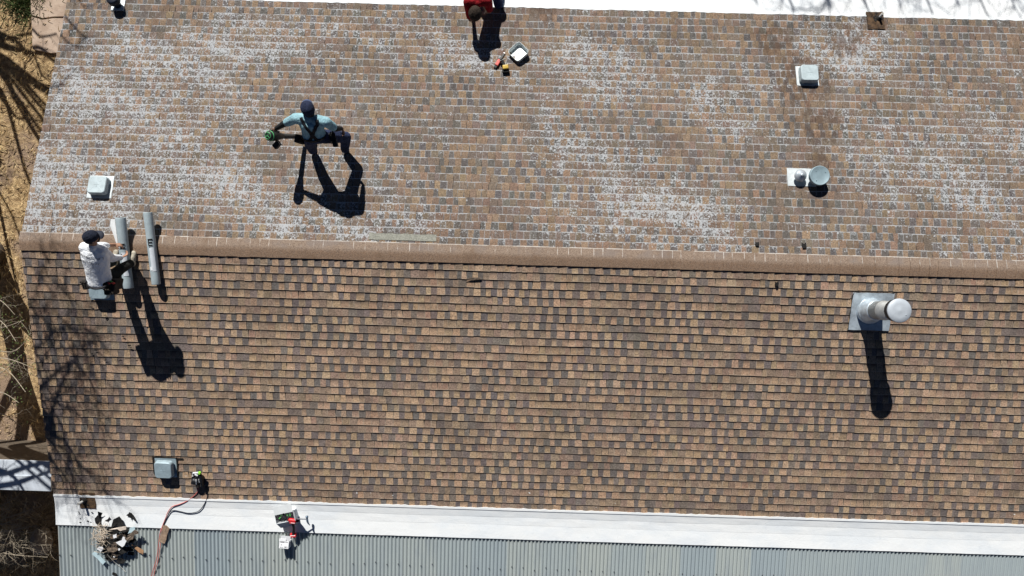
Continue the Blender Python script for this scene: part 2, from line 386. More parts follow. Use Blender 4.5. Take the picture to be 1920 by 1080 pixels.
def coat(name, dirty=.3, blue=.0):
    n = N(name); a = n.noise(1.7, 5, .62, n.vec((1, 1.6, 1))); b = n.noise(7, 5, .65); c0 = n.noise(60, 3)
    c = n.mix(n.map(a, .38, .68), (.80, .815, .81), (.73, .765, .785))
    c = n.mix(n.math('MULTIPLY', n.map(b, .58, .74), dirty), c, (.53, .58, .62))
    c = n.mix(n.math('MULTIPLY', n.map(n.noise(26, 4, .7), .66, .72), dirty * .9), c, (.33, .33, .32))
    n.bump(n.math('ADD', b, n.math('MULTIPLY', c0, .4)), .35, .012)
    return n.base(c, .7, 0, .25)
MW, MW2 = coat('white_roof_coating'), coat('white_flat_roof_coating', .22)
def band():
    rng = random.Random(12); bm = B()
    ys = [RUN_S + .012, RUN_S + .145, RUN_S + .29, RUN_S + BAND + .012]; xs = [X0 + .012 + i * .11 for i in range(int((X1 - X0) / .11))]
    for k in range(3):
        up = .004 if k == 0 else .0035; dn = .0058
        ph = rng.uniform(0, 6)
        prev = None
        for x in xs:
            w0 = .004 * math.sin(x * 1.3 + ph) + rng.uniform(-.0012, .0012)
            ya, yb = -ys[k] + .015, -ys[k + 1] + (w0 if k < 2 else rng.uniform(-.002, .002))
            za, zb = z_of('B', ya) + up, z_of('B', yb) + dn + (.015 if k == 2 else 0) + .003 * mnoise.noise((x * 1.5, k * 3, 0))
            za += .016 if k == 0 else 0; ym = (ya + yb) / 2; zm = (za + zb) / 2 + .004 * mnoise.noise((x * 2.2, k * 5.1, 2))
            cur = [bm.verts.new(q) for q in ((x, ya, za), (x, ym, zm), (x, yb, zb), (x, yb, zb - (.011 if k < 2 else .007)))]
            if prev:
                for i in range(3): bm.faces.new((prev[i], prev[i + 1], cur[i + 1], cur[i]))
            prev = cur
    bmesh.ops.recalc_face_normals(bm, faces=bm.faces)
    for f in bm.faces:
        if f.normal.z < 0: f.normal_flip()
    obj('coated_roof_band', bm, MW, house, True, smooth=False)
    # ragged lip of coating brushed over the lowest shingles
    bm = B(); prev = None; x = X0 + .01
    while x < X1:
        r = .020 + .016 * mnoise.noise((x * 2.1, 3, 0)) + .012 * mnoise.noise((x * 11, 7, 0)) + (.03 * max(0, mnoise.noise((x * 4.3, 1, 5)) - .25))
        y0 = -RUN_S - .012; y1 = -RUN_S + max(.004, r)
        cur = [bm.verts.new(q) for q in ((x, y0 - .030, z_of('B', y0 - .030) + .009), (x, y0 - .004, z_of('S', -RUN_S) + .0255), (x, y1, z_of('S', y1) + .0265), (x, y1 + .002, z_of('S', y1) + .004))]
        if prev:
            for i in range(3): bm.faces.new((prev[i], prev[i + 1], cur[i + 1], cur[i]))
        prev = cur; x += .022
    bmesh.ops.recalc_face_normals(bm, faces=bm.faces)
    obj('coating_lip', bm, MW, house, True)
    bm = B(); prev = None; x = X0 + .01
    while x < X1:
        r = .012 + .014 * mnoise.noise((x * 1.7, 13, 0)) + .012 * mnoise.noise((x * 9, 17, 0))
        y0 = RUN_N + .014; y1 = RUN_N - max(.0, r)
        cur = [bm.verts.new(q) for q in ((x, y0 + .004, z_of('N', RUN_N) - .015), (x, y0, z_of('N', RUN_N) + .0125), (x, y1, z_of('N', y1) + .0125), (x, y1 - .002, z_of('N', y1) + .004))]
        if prev:
            for i in range(3): bm.faces.new((prev[i], prev[i + 1], cur[i + 1], cur[i]))
        prev = cur; x += .025
    bmesh.ops.recalc_face_normals(bm, faces=bm.faces)
    obj('coating_lip', bm, MW2, house, True)
    bm = B(); nx, ny = 90, 40
    g = [[bm.verts.new((X0 - .1 + i * (X1 - X0) / nx, RUN_N - .05 + j * .16, z_of('F', RUN_N + j * .16) - .014 + .006 * mnoise.noise((i * .31, j * .4, 1)) + (.004 if (i // 9) % 2 else 0))) for j in range(ny)] for i in range(nx + 1)]
    for i in range(nx):
        for j in range(ny - 1): bm.faces.new((g[i][j], g[i + 1][j], g[i + 1][j + 1], g[i][j + 1]))
    obj('flat_roof', bm, MW2, house, True, smooth=True)
band()

def corrugated():
    n = N('galvanised_sheet'); sp = n.n('ShaderNodeSeparateXYZ'); n.l(n.pos, sp.inputs[0])
    wn = n.n('ShaderNodeTexWhiteNoise', noise_dimensions='1D'); n.l(n.math('FLOOR', n.math('DIVIDE', sp.outputs[0], .612)), wn.inputs['W'])
    c = n.mix(wn.outputs['Value'], (.33, .385, .405), (.40, .435, .415))
    a = n.noise(3, 4, .6, n.vec((3.5, .5, 1)))
    c = n.mix(n.map(a, .45, .75, 0, .5), c, (.27, .315, .345))
    r = n.noise(4.2, 5, .7, n.vec((1.4, .55, 1)))
    c = n.mix(n.map(r, .69, .75, 0, .8), c, (.24, .15, .10))
    c = n.mix(n.map(n.noise(30, 3, .7), .7, .75, 0, .7), c, (.2, .17, .15))
    m = n.base(c, .5, .12, .4)
    bm = B(); p = .0667; A = .0150; y0, y1 = -(RUN_S + BAND) + .05, -8.6
    nx = int((X1 - X0 + .02) / p * 8)
    prev = None
    for i in range(nx + 1):
        x = X0 + .035 + i * p / 8; s = math.sin(2 * math.pi * i / 8 + .6); z = A * (s * 1.0 + .1 * s ** 3) - .0105
        off = .003 * mnoise.noise((x * 1.2, 0, 4))
        cur = [bm.verts.new((x + .0 * j, y, z_of('M', y) + z + off)) for j, y in enumerate((y0, -6.4, y1))]
        if prev:
            for j in range(2):
                f = bm.faces.new((prev[j + 1], cur[j + 1], cur[j], prev[j])); f.smooth = True
        prev = cur
    o = obj('corrugated_roof', bm, m, house, True)
    bm = B(); rng = random.Random(4)
    for yy in (-5.42, -6.5, -7.6):
        k = 0
        while True:
            x = X0 + .035 + (k * 3 + .18) * p; k += 1
            if x > X1 - .1: break
            if rng.random() < .12: continue
            y = yy + rng.uniform(-.03, .03)
            lathe(bm, [(.0105, -.004), (.0105, .002), (.006, .0045), (.0005, .005)], 8, c=(x, y, z_of('M', y) + A * .9))
    tag(obj('roof_screws', bm, simple('dark_screw', (.08, .085, .09), .5), house, True), kind='stuff')
corrugated()

def walls():
    m = simple('stucco', (.52, .47, .40), .9, .12, 8, bump=.3)
    bm = B(); xg = X0 + .28
    prof = [(-8.2, 0), (-8.2, z_of('M', -8.2) - .08), (-4.9, z_of('M', -4.9) - .08), (-4.35, z_of('S', -4.35) - .1), (0, ZR - .1), (RUN_N, Z_NE - .1), (10.0, z_of('F', 10.0) - .1), (10.0, 0)]
    a = [bm.verts.new((xg, y, z)) for y, z in prof]; b = [bm.verts.new((X1, y, z)) for y, z in prof]
    bm.faces.new(a[::-1]); bm.faces.new(b)
    for i in range(len(prof)):
        j = (i + 1) % len(prof); bm.faces.new((a[i], a[j], b[j], b[i]))
    obj('wall', bm, m, house, True)
    m = simple('fascia_paint', (.36, .31, .26), .7, .15, 9)
    bm = B()
    ln = [(-8.6, z_of('M', -8.6)), (-4.9, z_of('M', -4.9)), (-4.35, z_of('S', -4.35)), (0, ZR), (RUN_N, Z_NE), (10.4, z_of('F', 10.4))]
    for (y0, za), (y1, zb) in zip(ln, ln[1:]):
        va = [bm.verts.new(q) for q in ((X0 + .02, y0, za - .02), (X0 + .045, y0, za - .02), (X0 + .045, y0, za - .17), (X0 + .02, y0, za - .17))]
        vb = [bm.verts.new(q) for q in ((X0 + .02, y1, zb - .02), (X0 + .045, y1, zb - .02), (X0 + .045, y1, zb - .17), (X0 + .02, y1, zb - .17))]
        for i in range(4): bm.faces.new((va[i], va[(i + 1) % 4], vb[(i + 1) % 4], vb[i]))
    obj('rake_board', bm, m, house, True)
walls()
# strip of bare grey mat where shingle tabs broke off near the ridge
bm = B(); rng = random.Random(2)
a0, a1 = P(692, 441, .011, 'N'), P(818, 447, .011, 'N')
for k in range(14):
    xa = a0.x + (a1.x - a0.x) * k / 14; xb = a0.x + (a1.x - a0.x) * (k + 1) / 14
    ya, yb = .185 + rng.uniform(0, .004), .295 + rng.uniform(-.006, .006)
    quad(bm, [(xa, ya, ZR - TN * ya + .0125), (xb, ya, ZR - TN * ya + .0125), (xb, yb, ZR - TN * yb + .0115), (xa, yb, ZR - TN * yb + .0115)])
tag(obj('repair_strip', bm, simple('grey_mat', (.235, .235, .2), .95, .25, 40, bump=.4), house, True), 'grey green strip where shingle tabs are missing')

# ------------------------------------------------------------------ vents, pipes and flashings fixed to the roof
def galv(name, c, rough=.42, metal=.35, var=.12):
    n = N(name); a = n.noise(9, 4); b = n.noise(45, 4, .7)
    col = n.mix(n.map(a, .3, .7), tuple(x * (1 - var) for x in c), tuple(min(1, x * (1 + var)) for x in c))
    col = n.mix(n.map(b, .62, .75, 0, .35), col, tuple(x * .6 for x in c))
    n.bump(a, .12, .02)
    return n.base(col, rough, metal, .4)
VENT_HOOD = galv('pale_hood', (.385, .455, .475), .5, .1)
VENT_PALE, VENT_BLUE = galv('pale_vent_metal', (.55, .59, .60), .5, .2), galv('blue_vent_metal', (.33, .42, .46), .5, .2)
TAR = simple('roof_tar', (.016, .014, .012), .75, .4, 20, bump=.5)
DARK = simple('dark_metal', (.02, .02, .022), .5, .3)
def flange_bm(sx, sy, rng, t=.003):
    bm = B(); n = 8; ring = []
    pts = []
    for (x0, y0, x1, y1) in ((-1, -1, 1, -1), (1, -1, 1, 1), (1, 1, -1, 1), (-1, 1, -1, -1)):
        for k in range(n): pts.append(((x0 + (x1 - x0) * k / n) * sx / 2 + rng.uniform(-.003, .003), (y0 + (y1 - y0) * k / n) * sy / 2 + rng.uniform(-.003, .003)))
    top = [bm.verts.new((x, y, .014 + rng.uniform(-.0015, .0025))) for x, y in pts]; bot = [bm.verts.new((x, y, -.004)) for x, y in pts]
    bm.faces.new(top)
    for i in range(len(pts)): j = (i + 1) % len(pts); bm.faces.new((bot[i], bot[j], top[j], top[i]))
    return bm
def rrect(s, r, z, n=4):
    out = []
    for q, (cx, cy) in enumerate(((1, 1), (-1, 1), (-1, -1), (1, -1))):
        for k in range(n + 1):
            a = math.pi / 2 * (q + k / n); out.append(((s / 2 - r) * cx + r * math.cos(a), (s / 2 - r) * cy + r * math.sin(a), z))
    return out
def hood_bm(s=.30, z0=.05, z1=.128):
    bm = B(); rs = []
    for sc, r, z in ((s * 1.02, .05, z0 - .004), (s * 1.02, .05, z0), (s, .05, z0 + .004), (s * .99, .05, z1 - .028), (s * .965, .048, z1 - .010), (s * .90, .045, z1)):
        rs.append([bm.verts.new(q) for q in rrect(sc, r, z)])
    for a, b in zip(rs, rs[1:]):
        m = len(a)
        for i in range(m): f = bm.faces.new((a[i], a[(i + 1) % m], b[(i + 1) % m], b[i])); f.smooth = True
    bm.faces.new(rs[-1]); bm.faces.new(rs[0][::-1])
    # stamped cross on the lid
    box(bm, (0, 0, z1 + .001), (.085, .007, .003)); box(bm, (0, -.005, z1 + .0014), (.008, .08, .0035))
    for a in range(4):
        d = Vector((math.cos(math.pi / 4 + a * math.pi / 2), math.sin(math.pi / 4 + a * math.pi / 2), 0))
        tube(bm, [Vector((0, 0, z1 - .0012)) + d * .06, Vector((0, 0, z1 - .0012)) + d * .155], .0025, 5)
    return bm
def roof_vent(px, py, s, mat, rz, label, seed, size=.375):
    rng = random.Random(seed); loc = P(px, py, .010 if s == 'S' else 0, s)
    o = obj('roof_vent', flange_bm(size * 1.04, size, rng), mat, house, loc=loc - house.location, rot=(math.atan(slope(s)), 0, rz))
    o['label'] = label
    obj('hood', hood_bm(), VENT_HOOD if mat is VENT_PALE else mat, o)
    bm = B(); lathe(bm, [(.115, .0), (.115, .06)], 20); obj('throat', bm, DARK, o)
    return o
roof_vent(189.5, 351, 'N', VENT_PALE, 0, 'pale square roof vent on the left of the white-speckled slope', 1, .385)
roof_vent(1513, 143, 'N', VENT_PALE, .02, 'pale square roof vent below the stained right eave', 2, .36)
roof_vent(312, 876, 'S', VENT_BLUE, 0, 'blue grey square roof vent with cut shingles around its flange', 3, .355)
roof_vent(191, 541, 'S', VENT_BLUE, 0, 'blue grey square roof vent behind the worker in white', 4, .37)
# exposed tar around the cut opening of one vent
bm = B(); c = P(312, 876, 0, 'S'); R = tilt('S').to_matrix(); rng = random.Random(9)
for (x, y, sx, sy) in ((-.205, .03, .028, .30), (.0, .192, .44, .020), (.203, .02, .022, .36), (.25, .178, .13, .026)):
    box(bm, c + R @ Vector((x, y, .024)), (sx, sy, .004), R @ Matrix.Rotation(rng.uniform(-.04, .04), 3, 'Z'))
obj('cut_shingle_gap', bm, TAR, house, True)

# tall flue pipe
fl = P(1629.5, 582, .012, 'S')
GALV = galv('galvanised_flue', (.50, .57, .62), .38, .4, .2)
GALV2 = galv('dull_flue_pipe', (.43, .435, .415), .42, .6, .12)
def flue():
    rng = random.Random(6); R = tilt('S').to_matrix()
    bm = flange_bm(.655, .62, rng)
    o = obj('flue_pipe', bm, GALV, house, loc=fl + Vector((.03, -.02, 0)) - house.location, rot=(math.atan(TS), 0, .0))
    o['label'] = 'tall round galvanised flue pipe on a square flashing plate'
    Ri = R.inverted(); base = Ri @ Vector((-.03, .02, 0))
    def up(bmx):
        for v in bmx.verts: v.co = base + Ri @ v.co
        return bmx
    bm = B(); lathe(bm, [(.215, .0), (.212, .035), (.20, .06), (.185, .11), (.172, .17), (.158, .22), (.15, .24)], 40)
    for k in range(3): lathe(bm, [(.2 - .018 * k, .055 + .05 * k), (.206 - .018 * k, .06 + .05 * k), (.198 - .018 * k, .068 + .05 * k)], 40)
    obj('cone', up(bm), GALV, o, smooth=True)
    bm = B(); lathe(bm, [(.146, .1), (.146, .46), (.153, .463), (.153, .475), (.146, .478), (.142, .80)], 40)
    obj('pipe', up(bm), GALV2, o)
    bm = B(); lathe(bm, [(.140, .765), (.168, .77), (.168, .872)], 40); obj('storm_band', up(bm), DARK, o)
    bm = B(); lathe(bm, [(.150, .868), (.178, .868), (.180, .874), (.180, .888), (.174, .896), (.10, .903), (.04, .907), (.02, .911), (.001, .912)], 48)
    box(bm, (.09, -.06, .905), (.018, .012, .006))
    obj('cap', up(bm), galv('cap_metal', (.43, .47, .51), .5, .1, .05), o)
    # tar patches at the edge
    bm = B()
    pp = [(-.333 + rng.uniform(-.004, .004), -.30 + .04 * k, .012) for k in range(15)] + [(-.31 + .045 * k, .318 + rng.uniform(-.005, .004), .013) for k in range(15)]
    tube(bm, pp, [rng.choice((.003, .004, .006, .011)) for _ in pp], 6, flat=.4)
    obj('sealant', bm, TAR, o)
flue()
# twin vent: small domed cap and wide flat cap on one plate
def twin():
    c = P(1502, 333, 0, 'N'); R = tilt('N').to_matrix(); Ri = R.inverted()
    o = obj('twin_vent', flange_bm(.46, .31, random.Random(8)), VENT_PALE, house, loc=c - house.location, rot=(math.atan(-TN), 0, 0))
    o['label'] = 'pale flashing plate carrying a small domed cap and a wide round cap'
    def up(bmx, x, y):
        for v in bmx.verts: v.co = Vector((x, y, 0)) + Ri @ v.co
        return bmx
    bm = B(); lathe(bm, [(.06, 0), (.06, .10), (.098, .10), (.10, .115), (.092, .135), (.07, .155), (.055, .162), (.053, .168), (.022, .171), (.022, .19), (.018, .194), (.001, .195)], 32)
    obj('domed_cap', up(bm, -.055, .01), galv('domed_cap_metal', (.50, .55, .58), .35, .5), o)
    bm = B(); lathe(bm, [(.10, 0), (.10, .15), (.152, .15), (.158, .155), (.158, .215), (.152, .222), (.146, .218), (.001, .224)], 40)
    for a in (.6, 2.3, 4.1): lathe(bm, [(.007, .22), (.007, .229), (.001, .23)], 6, c=(.1 * math.cos(a), .1 * math.sin(a), 0))
    obj('round_cap', up(bm, .215, .0), galv('round_cap_metal', (.25, .335, .37), .5, .1), o)
twin()
def boot(px, py, s, sx, sy, label, lean, seed, r=.026, h=.20, off=(0, 0), mat=None):
    c = P(px, py, .008 if s == 'N' else .004, s); rng = random.Random(seed)
    o = obj('pipe_boot', flange_bm(sx, sy, rng), mat or RUST, house, loc=c - house.location, rot=(math.atan(slope(s)), 0, rng.uniform(-.03, .03)))
    o['label'] = label
    bm = B(); pts = []
    lathe(bm, [(r * 2.6, .012), (r * 2.2, .03), (r * 1.5, .045), (r * 1.15, .06)], 14, c=(off[0], off[1], 0))
    for k in range(9):
        a = rng.uniform(0, 6.28); q = rng.uniform(.04, .1)
        ball(bm, (off[0] + q * math.cos(a), off[1] + q * math.sin(a), .014), (rng.uniform(.012, .035), rng.uniform(.012, .03), .008), n=8)
    obj('mastic', bm, TAR, o)
    bm = B(); d = Vector((lean[0], lean[1], 1)).normalized(); p0 = Vector((off[0], off[1], .0))
    rings = []
    for q, rr in ((0, r), (h, r), (h, r * .74), (h - .07, r * .74)):
        rings.append(None)
    M = d.to_track_quat('Z', 'Y').to_matrix()
    lathe(bm, [(r, 0), (r, h), (r * .72, h), (r * .72, h - .06)], 16, M=M, c=p0)
    obj('pipe', bm, simple('grey_white_plastic', (.48, .47, .44), .6, .1), o)
    bm = B(); lathe(bm, [(.001, h - .05), (r * .73, h - .05)], 12, M=M, c=p0); obj('bore', bm, DARK, o)
    return o
def rust():
    n = N('rusty_flashing'); a = n.noise(11, 5, .65); b = n.noise(30, 4, .7)
    c = n.mix(n.map(a, .35, .65), (.045, .030, .02), (.12, .073, .04)); c = n.mix(n.map(b, .55, .7, 0, .9), c, (.02, .016, .013))
    return n.base(c, .85, .1, .2)
RUST = rust()
boot(1641, 39, 'N', .29, .33, 'brown rusty pipe flashing set into the top white roof edge', (.0, .0), 3, .022, .15, (.06, .04))
boot(165, 938, 'B', .275, .29, 'brown rusty pipe flashing beside the black scraps on the white band', (-.1, 0), 5, .022, .16, (-.06, .0))
# round cap at the top edge of the picture
c = P(224, 16, 0, 'N')
o = obj('pipe_vent', flange_bm(.22, .2, random.Random(31)), VENT_PALE, house, loc=c + Vector((-.02, .05, 0)) - house.location, rot=(math.atan(-TN), 0, 0))
o['label'] = 'black round vent cap cut by the top edge of the picture'
bm = B(); lathe(bm, [(.06, 0), (.06, .11), (.098, .11), (.102, .12), (.1, .2), (.08, .215), (.001, .22)], 28); obj('cap', bm, simple('black_cap', (.012, .016, .028), .45), o)

# ------------------------------------------------------------------ ground, path, low shed
def ground():
    n = N('dry_yard'); a = n.noise(.8, 5, .6); b = n.noise(9, 6, .75); c = n.noise(45, 4, .7); d = n.noise(2.4, 4)
    col = n.mix(n.map(b, .35, .65), (.25, .16, .08), (.64, .46, .245)); col = n.mix(n.map(c, .45, .65, 0, .7), col, (.13, .09, .055))
    col = n.mix(n.map(a, .5, .62), col, (.30, .215, .15)); col = n.mix(n.map(d, .6, .72, 0, .7), col, (.11, .075, .05))
    n.bump(n.math('ADD', b, n.math('MULTIPLY', c, .5)), .9, .05)
    m = n.base(col, .95, 0, .1)
    bm = B(); S = 150; xs = [-S, -30, -10] + [-8 + i * .25 for i in range(40)] + [3, 12, 40, S]; ys = [-S, -40, -15] + [-11 + i * .35 for i in range(64)] + [16, 40, S]
    g = [[bm.verts.new((x, y, (.035 * mnoise.noise((x * .9, y * .9, 0)) if -8 <= x <= 2 and -11 <= y <= 12 else 0) - .02)) for y in ys] for x in xs]
    for i in range(len(xs) - 1):
        for j in range(len(ys) - 1): bm.faces.new((g[i][j], g[i + 1][j], g[i + 1][j + 1], g[i][j + 1]))
    tag(obj('ground', bm, m, smooth=True), kind='structure')
    # straw and dead grass blades
    rng = random.Random(21); bm = B()
    for k in range(9000):
        x = rng.uniform(-4.9, .5); y = rng.uniform(-8.2, 7.5)
        if mnoise.noise((x * .8 + 3, y * .8, 0)) < -.15 and rng.random() < .8: continue
        L = rng.uniform(.05, .2); a = rng.uniform(0, 6.28); d = Vector((math.cos(a), math.sin(a), rng.uniform(-.1, .6))) * L; q = Vector((-d.y, d.x, 0)).normalized() * rng.uniform(.003, .007)
        p = Vector((x, y, .01)); mi = 0 if rng.random() < .8 else (1 if y < 5.2 else 2)
        if y > 5.0 and x < -3.2 and rng.random() < .6: mi = 2
        f = bm.faces.new([bm.verts.new(v) for v in (p - q, p + q, p + d * .6 + q * .6 + Vector((0, 0, .02)), p + d)]); f.material_index = mi
    for k in range(1600):
        x, y = rng.gauss(-3.35, .28), rng.gauss(6.0, .35); L = rng.uniform(.06, .2); a = rng.uniform(0, 6.28); d = Vector((math.cos(a), math.sin(a), rng.uniform(.1, .9))) * L; q = Vector((-d.y, d.x, 0)).normalized() * rng.uniform(.004, .009); p = Vector((x, y, .01))
        f = bm.faces.new([bm.verts.new(v) for v in (p - q, p + q, p + d * .6 + q * .6 + Vector((0, 0, .02)), p + d)]); f.material_index = 2
    tag(obj('dry_grass', bm, [simple('straw', (.62, .48, .26), .9, .35, 3), simple('brown_straw', (.14, .09, .05), .9, .3, 3), simple('green_blades', (.07, .10, .03), .8, .4, 3)]), kind='stuff')
ground()
m = N('stone_path'); a = m.noise(3.2, 5, .65); b = m.noise(28, 4, .7)
mc = m.mix(m.map(a, .35, .65), (.36, .27, .205), (.46, .36, .28)); mc = m.mix(m.map(b, .55, .72, 0, .5), mc, (.22, .16, .12)); m.bump(b, .4, .01); PATH = m.base(mc, .9, 0, .15)
bm = B()
def slab(pts, z):
    top = [bm.verts.new((p.x, p.y, z)) for p in pts]; bot = [bm.verts.new((p.x, p.y, -.06)) for p in pts]
    bm.faces.new(top)
    for i in range(len(pts)): j = (i + 1) % len(pts); bm.faces.new((bot[i], bot[j], top[j], top[i]))
G = lambda x, y: P(x, y, .05, 'G')
slab([G(58, -60), G(150, -60), G(160, 30), G(100, 31), G(80, 34), G(58, 28)], .055)
slab([G(59, 31), G(80, 37), G(101, 34), G(160, 34), G(150, 96), G(95, 99), G(61, 92)], .05)
bmesh.ops.recalc_face_normals(bm, faces=bm.faces)
tag(obj('path', bm, PATH), kind='structure')

def shed():
    zt = 2.2; a = P(-450, 858, zt, 'G'); b = P(97, 865, zt, 'G'); 
    x0, x1 = a.x, min(b.x, .22); y0 = b.y; y1 = P(97, 893, zt, 'G').y; y2 = P(97, 921, zt - .03, 'G').y
    o = thing('shed', 'low white flat-topped shed against the left gable wall', 'shed', ((x0 + x1) / 2, (y0 + y2) / 2, 0))
    bm = B()
    for (ya, yb, za, zb, up) in ((y0, y1 - .01, zt, zt - .01, .0), (y1, y2, zt + .012, zt - .02, .0)):
        box(bm, ((x0 + x1) / 2, (ya + yb) / 2, (za + zb) / 2 - .02), (x1 - x0, abs(yb - ya), .04), Euler((math.atan2(za - zb, abs(yb - ya)) * 1, 0, 0)), .006)
    obj('roof_panel', bm, simple('white_panel', (.48, .52, .57), .6, .18, 4), o, True)
    bm = B(); box(bm, ((x0 + x1) / 2, (y0 + y2) / 2 + .0, (zt - .06) / 2), (x1 - x0 - .16, abs(y2 - y0) - .16, zt - .08)); obj('wall', bm, simple('dark_boards', (.09, .07, .05), .9, .3), o, True)
shed()

# ------------------------------------------------------------------ bare trees left of and behind the house
BARK = simple('bark', (.075, .058, .045), .95, .35, 14, bump=.5); TWIG = simple('pale_twig', (.34, .29, .22), .9, .3, 6)
TO_SUN = -SUN
def shadow_point(px, py, k, s):
    return P(px, py, 0, s) + TO_SUN * k
def twigs(bm, path, r, rng, n, L, depth=0):
    pts = [Vector(p) for p in path]
    for k in range(n):
        i = rng.randrange(len(pts) - 1); f = rng.random(); p = pts[i].lerp(pts[i + 1], f)
        d = (pts[i + 1] - pts[i]).normalized(); side = Vector((rng.gauss(0, 1), rng.gauss(0, 1), rng.gauss(0, .8) + .15)); side = (side - d * side.dot(d)).normalized()
        g = (d * rng.uniform(.3, 1) + side).normalized(); ln = L * rng.uniform(.5, 1.2); q = [p]
        for s in range(5):
            g = (g + Vector((rng.gauss(0, .22), rng.gauss(0, .22), rng.gauss(0, .2)))).normalized(); q.append(q[-1] + g * ln / 5)
        rr = r * rng.uniform(.5, .85)
        tube(bm, q, [rr * (1 - .16 * t) for t in range(6)], 5, False)
        if depth < 1: twigs(bm, q, rr * .62, rng, rng.randint(2, 4), ln * .55, depth + 1)
def bezier(pts, n=6):
    out = []
    P_ = [Vector(p) for p in pts]
    for i in range(len(P_) - 1):
        p0, p1, p2, p3 = P_[max(i - 1, 0)], P_[i], P_[i + 1], P_[min(i + 2, len(P_) - 1)]
        for k in range(n):
            t = k / n; out.append(.5 * ((2 * p1) + (p2 - p0) * t + (2 * p0 - 5 * p1 + 4 * p2 - p3) * t * t + (3 * p1 - p0 - 3 * p2 + p3) * t ** 3))
    out.append(P_[-1]); return out
def limb(bm, pts, r0, r1, n=9):
    b = bezier(pts); tube(bm, b, [r0 + (r1 - r0) * i / (len(b) - 1) for i in range(len(b))], n); return b
def tree_mid():
    rng = random.Random(77); base = P(-14, 470, 0, 'G'); base.z = -.1
    o = thing('bare_tree', 'bare thick-trunked tree left of the gable casting branch shadows on the roof', 'tree', (base.x, base.y, 0))
    tr, cr = B(), B()
    fork = shadow_point(36, 700, 2.3, 'G'); mid = (base + fork) / 2 + Vector((.03, .05, 0))
    limb(tr, [base, mid, fork], .27, .19, 12)
    tops = []
    l1 = [fork, shadow_point(42, 780, 3.3, 'G'), shadow_point(28, 865, 4.5, 'G'), shadow_point(0, 960, 6.2, 'G')]
    l2 = [fork, shadow_point(62, 775, 3.2, 'G'), shadow_point(86, 850, 4.3, 'G'), shadow_point(98, 905, 5.2, 'G'), shadow_point(100, 800, 4.6, 'S')]
    l3 = [fork, shadow_point(15, 740, 3.0, 'G'), shadow_point(-12, 800, 4.0, 'G')]
    for l, r0, r1 in ((l1, .18, .08), (l2, .19, .10), (l3, .14, .06)): tops.append(limb(tr, l, r0, r1))
    limb(tr, [mid, shadow_point(2, 590, 2.2, 'G'), shadow_point(18, 640, 3.2, 'G')], .16, .1); limb(tr, [base, shadow_point(30, 560, 1.9, 'G'), shadow_point(55, 600, 2.6, 'G'), shadow_point(70, 660, 3.0, 'G')], .14, .07); limb(tr, [mid, shadow_point(45, 610, 2.3, 'G'), shadow_point(78, 640, 2.9, 'G'), shadow_point(100, 668, 3.2, 'G')], .09, .06)
    roofs = [([(30, 668), (65, 655), (88, 636), (95, 620), (134, 618), (155, 621), (179, 634)], .032),
             ([(40, 745), (76, 725), (105, 697), (134, 676), (146, 658), (160, 640)], .034),
             ([(50, 745), (76, 746), (102, 757), (116, 768), (140, 782)], .026),
             ([(60, 815), (90, 827), (109, 859), (120, 877), (128, 905)], .028),
             ([(60, 815), (88, 820), (116, 827), (141, 870), (158, 884), (176, 905), (192, 935)], .034),
             ([(134, 676), (158, 705), (172, 736), (179, 799), (190, 841)], .022),
             ([(60, 880), (92, 868), (112, 890), (130, 920), (150, 950)], .024),
             ([(30, 600), (62, 560), (70, 520), (85, 480), (92, 455)], .02), ([(30, 600), (70, 590), (90, 560), (100, 530)], .018),
             ([(70, 700), (100, 640), (120, 590), (118, 560)], .018), ([(90, 750), (130, 730), (150, 700), (160, 680)], .02)]
    start = tops[1][-1]
    for i, (px, r) in enumerate(roofs):
        k0 = rng.uniform(4.6, 5.8)
        nodes = [shadow_point(x + 2 + 7 * j / len(px) * 2, y, k0 + .25 * j * rng.uniform(-.6, 1), 'S') for j, (x, y) in enumerate(px)]
        r *= .6; b = limb(cr, nodes, r, r * .35, 6); twigs(cr, b, r * .56, rng, 34, .72)
        limb(tr, [start if i % 2 else tops[0][-6], (start + nodes[0]) / 2 + Vector((-.35, .2, .35)), nodes[0]], .035, r, 7)
    for px in (((-90, 905), (0, 890), (60, 872), (95, 868)), ((-60, 915), (30, 905), (100, 880)), ((-40, 868), (20, 890), (45, 922))):
        nd = [P(x, y, 2.2, 'G') + TO_SUN * 3.6 for x, y in px]; b = limb(cr, nd, .045, .02, 7); twigs(cr, b, .014, rng, 9, .6)
    obj('trunk', tr, BARK, o, True, True); obj('crown', cr, BARK, o, True, True)
    # low side shoots that reach into the picture, with a few green leaves
    sh = B(); lf = B()
    for (a, b_, c_) in (((-60, 640), (20, 660), (58, 625)), ((-60, 700), (5, 690), (48, 735)), ((-60, 720), (0, 700), (40, 665)), ((-50, 640), (-5, 600), (30, 640)), ((-60, 760), (-4, 735), (35, 755)), ((-60, 600), (-5, 615), (45, 600)), ((-60, 670), (10, 672), (62, 690)), ((-60, 780), (0, 775), (40, 800)), ((-60, 560), (-6, 560), (28, 590))):
        nd = [P(a[0], a[1], 1.9, 'G'), P(b_[0], b_[1], 2.3, 'G'), P(c_[0], c_[1], 2.5 + rng.uniform(-.2, .3), 'G')]
        pb = limb(sh, nd, .012, .004, 5); twigs(sh, pb, .005, rng, 11, .42)
        for k in range(26):
            p = pb[rng.randrange(4, len(pb))] + Vector((rng.gauss(0, .07), rng.gauss(0, .07), rng.gauss(0, .05))); d = Vector((rng.gauss(0, 1), rng.gauss(0, 1), rng.gauss(0, .5))).normalized() * .035; q = d.cross(Vector((0, 0, 1))).normalized() * .011
            lf.faces.new([lf.verts.new(v) for v in (p, p + d * .5 + q, p + d, p + d * .5 - q)])
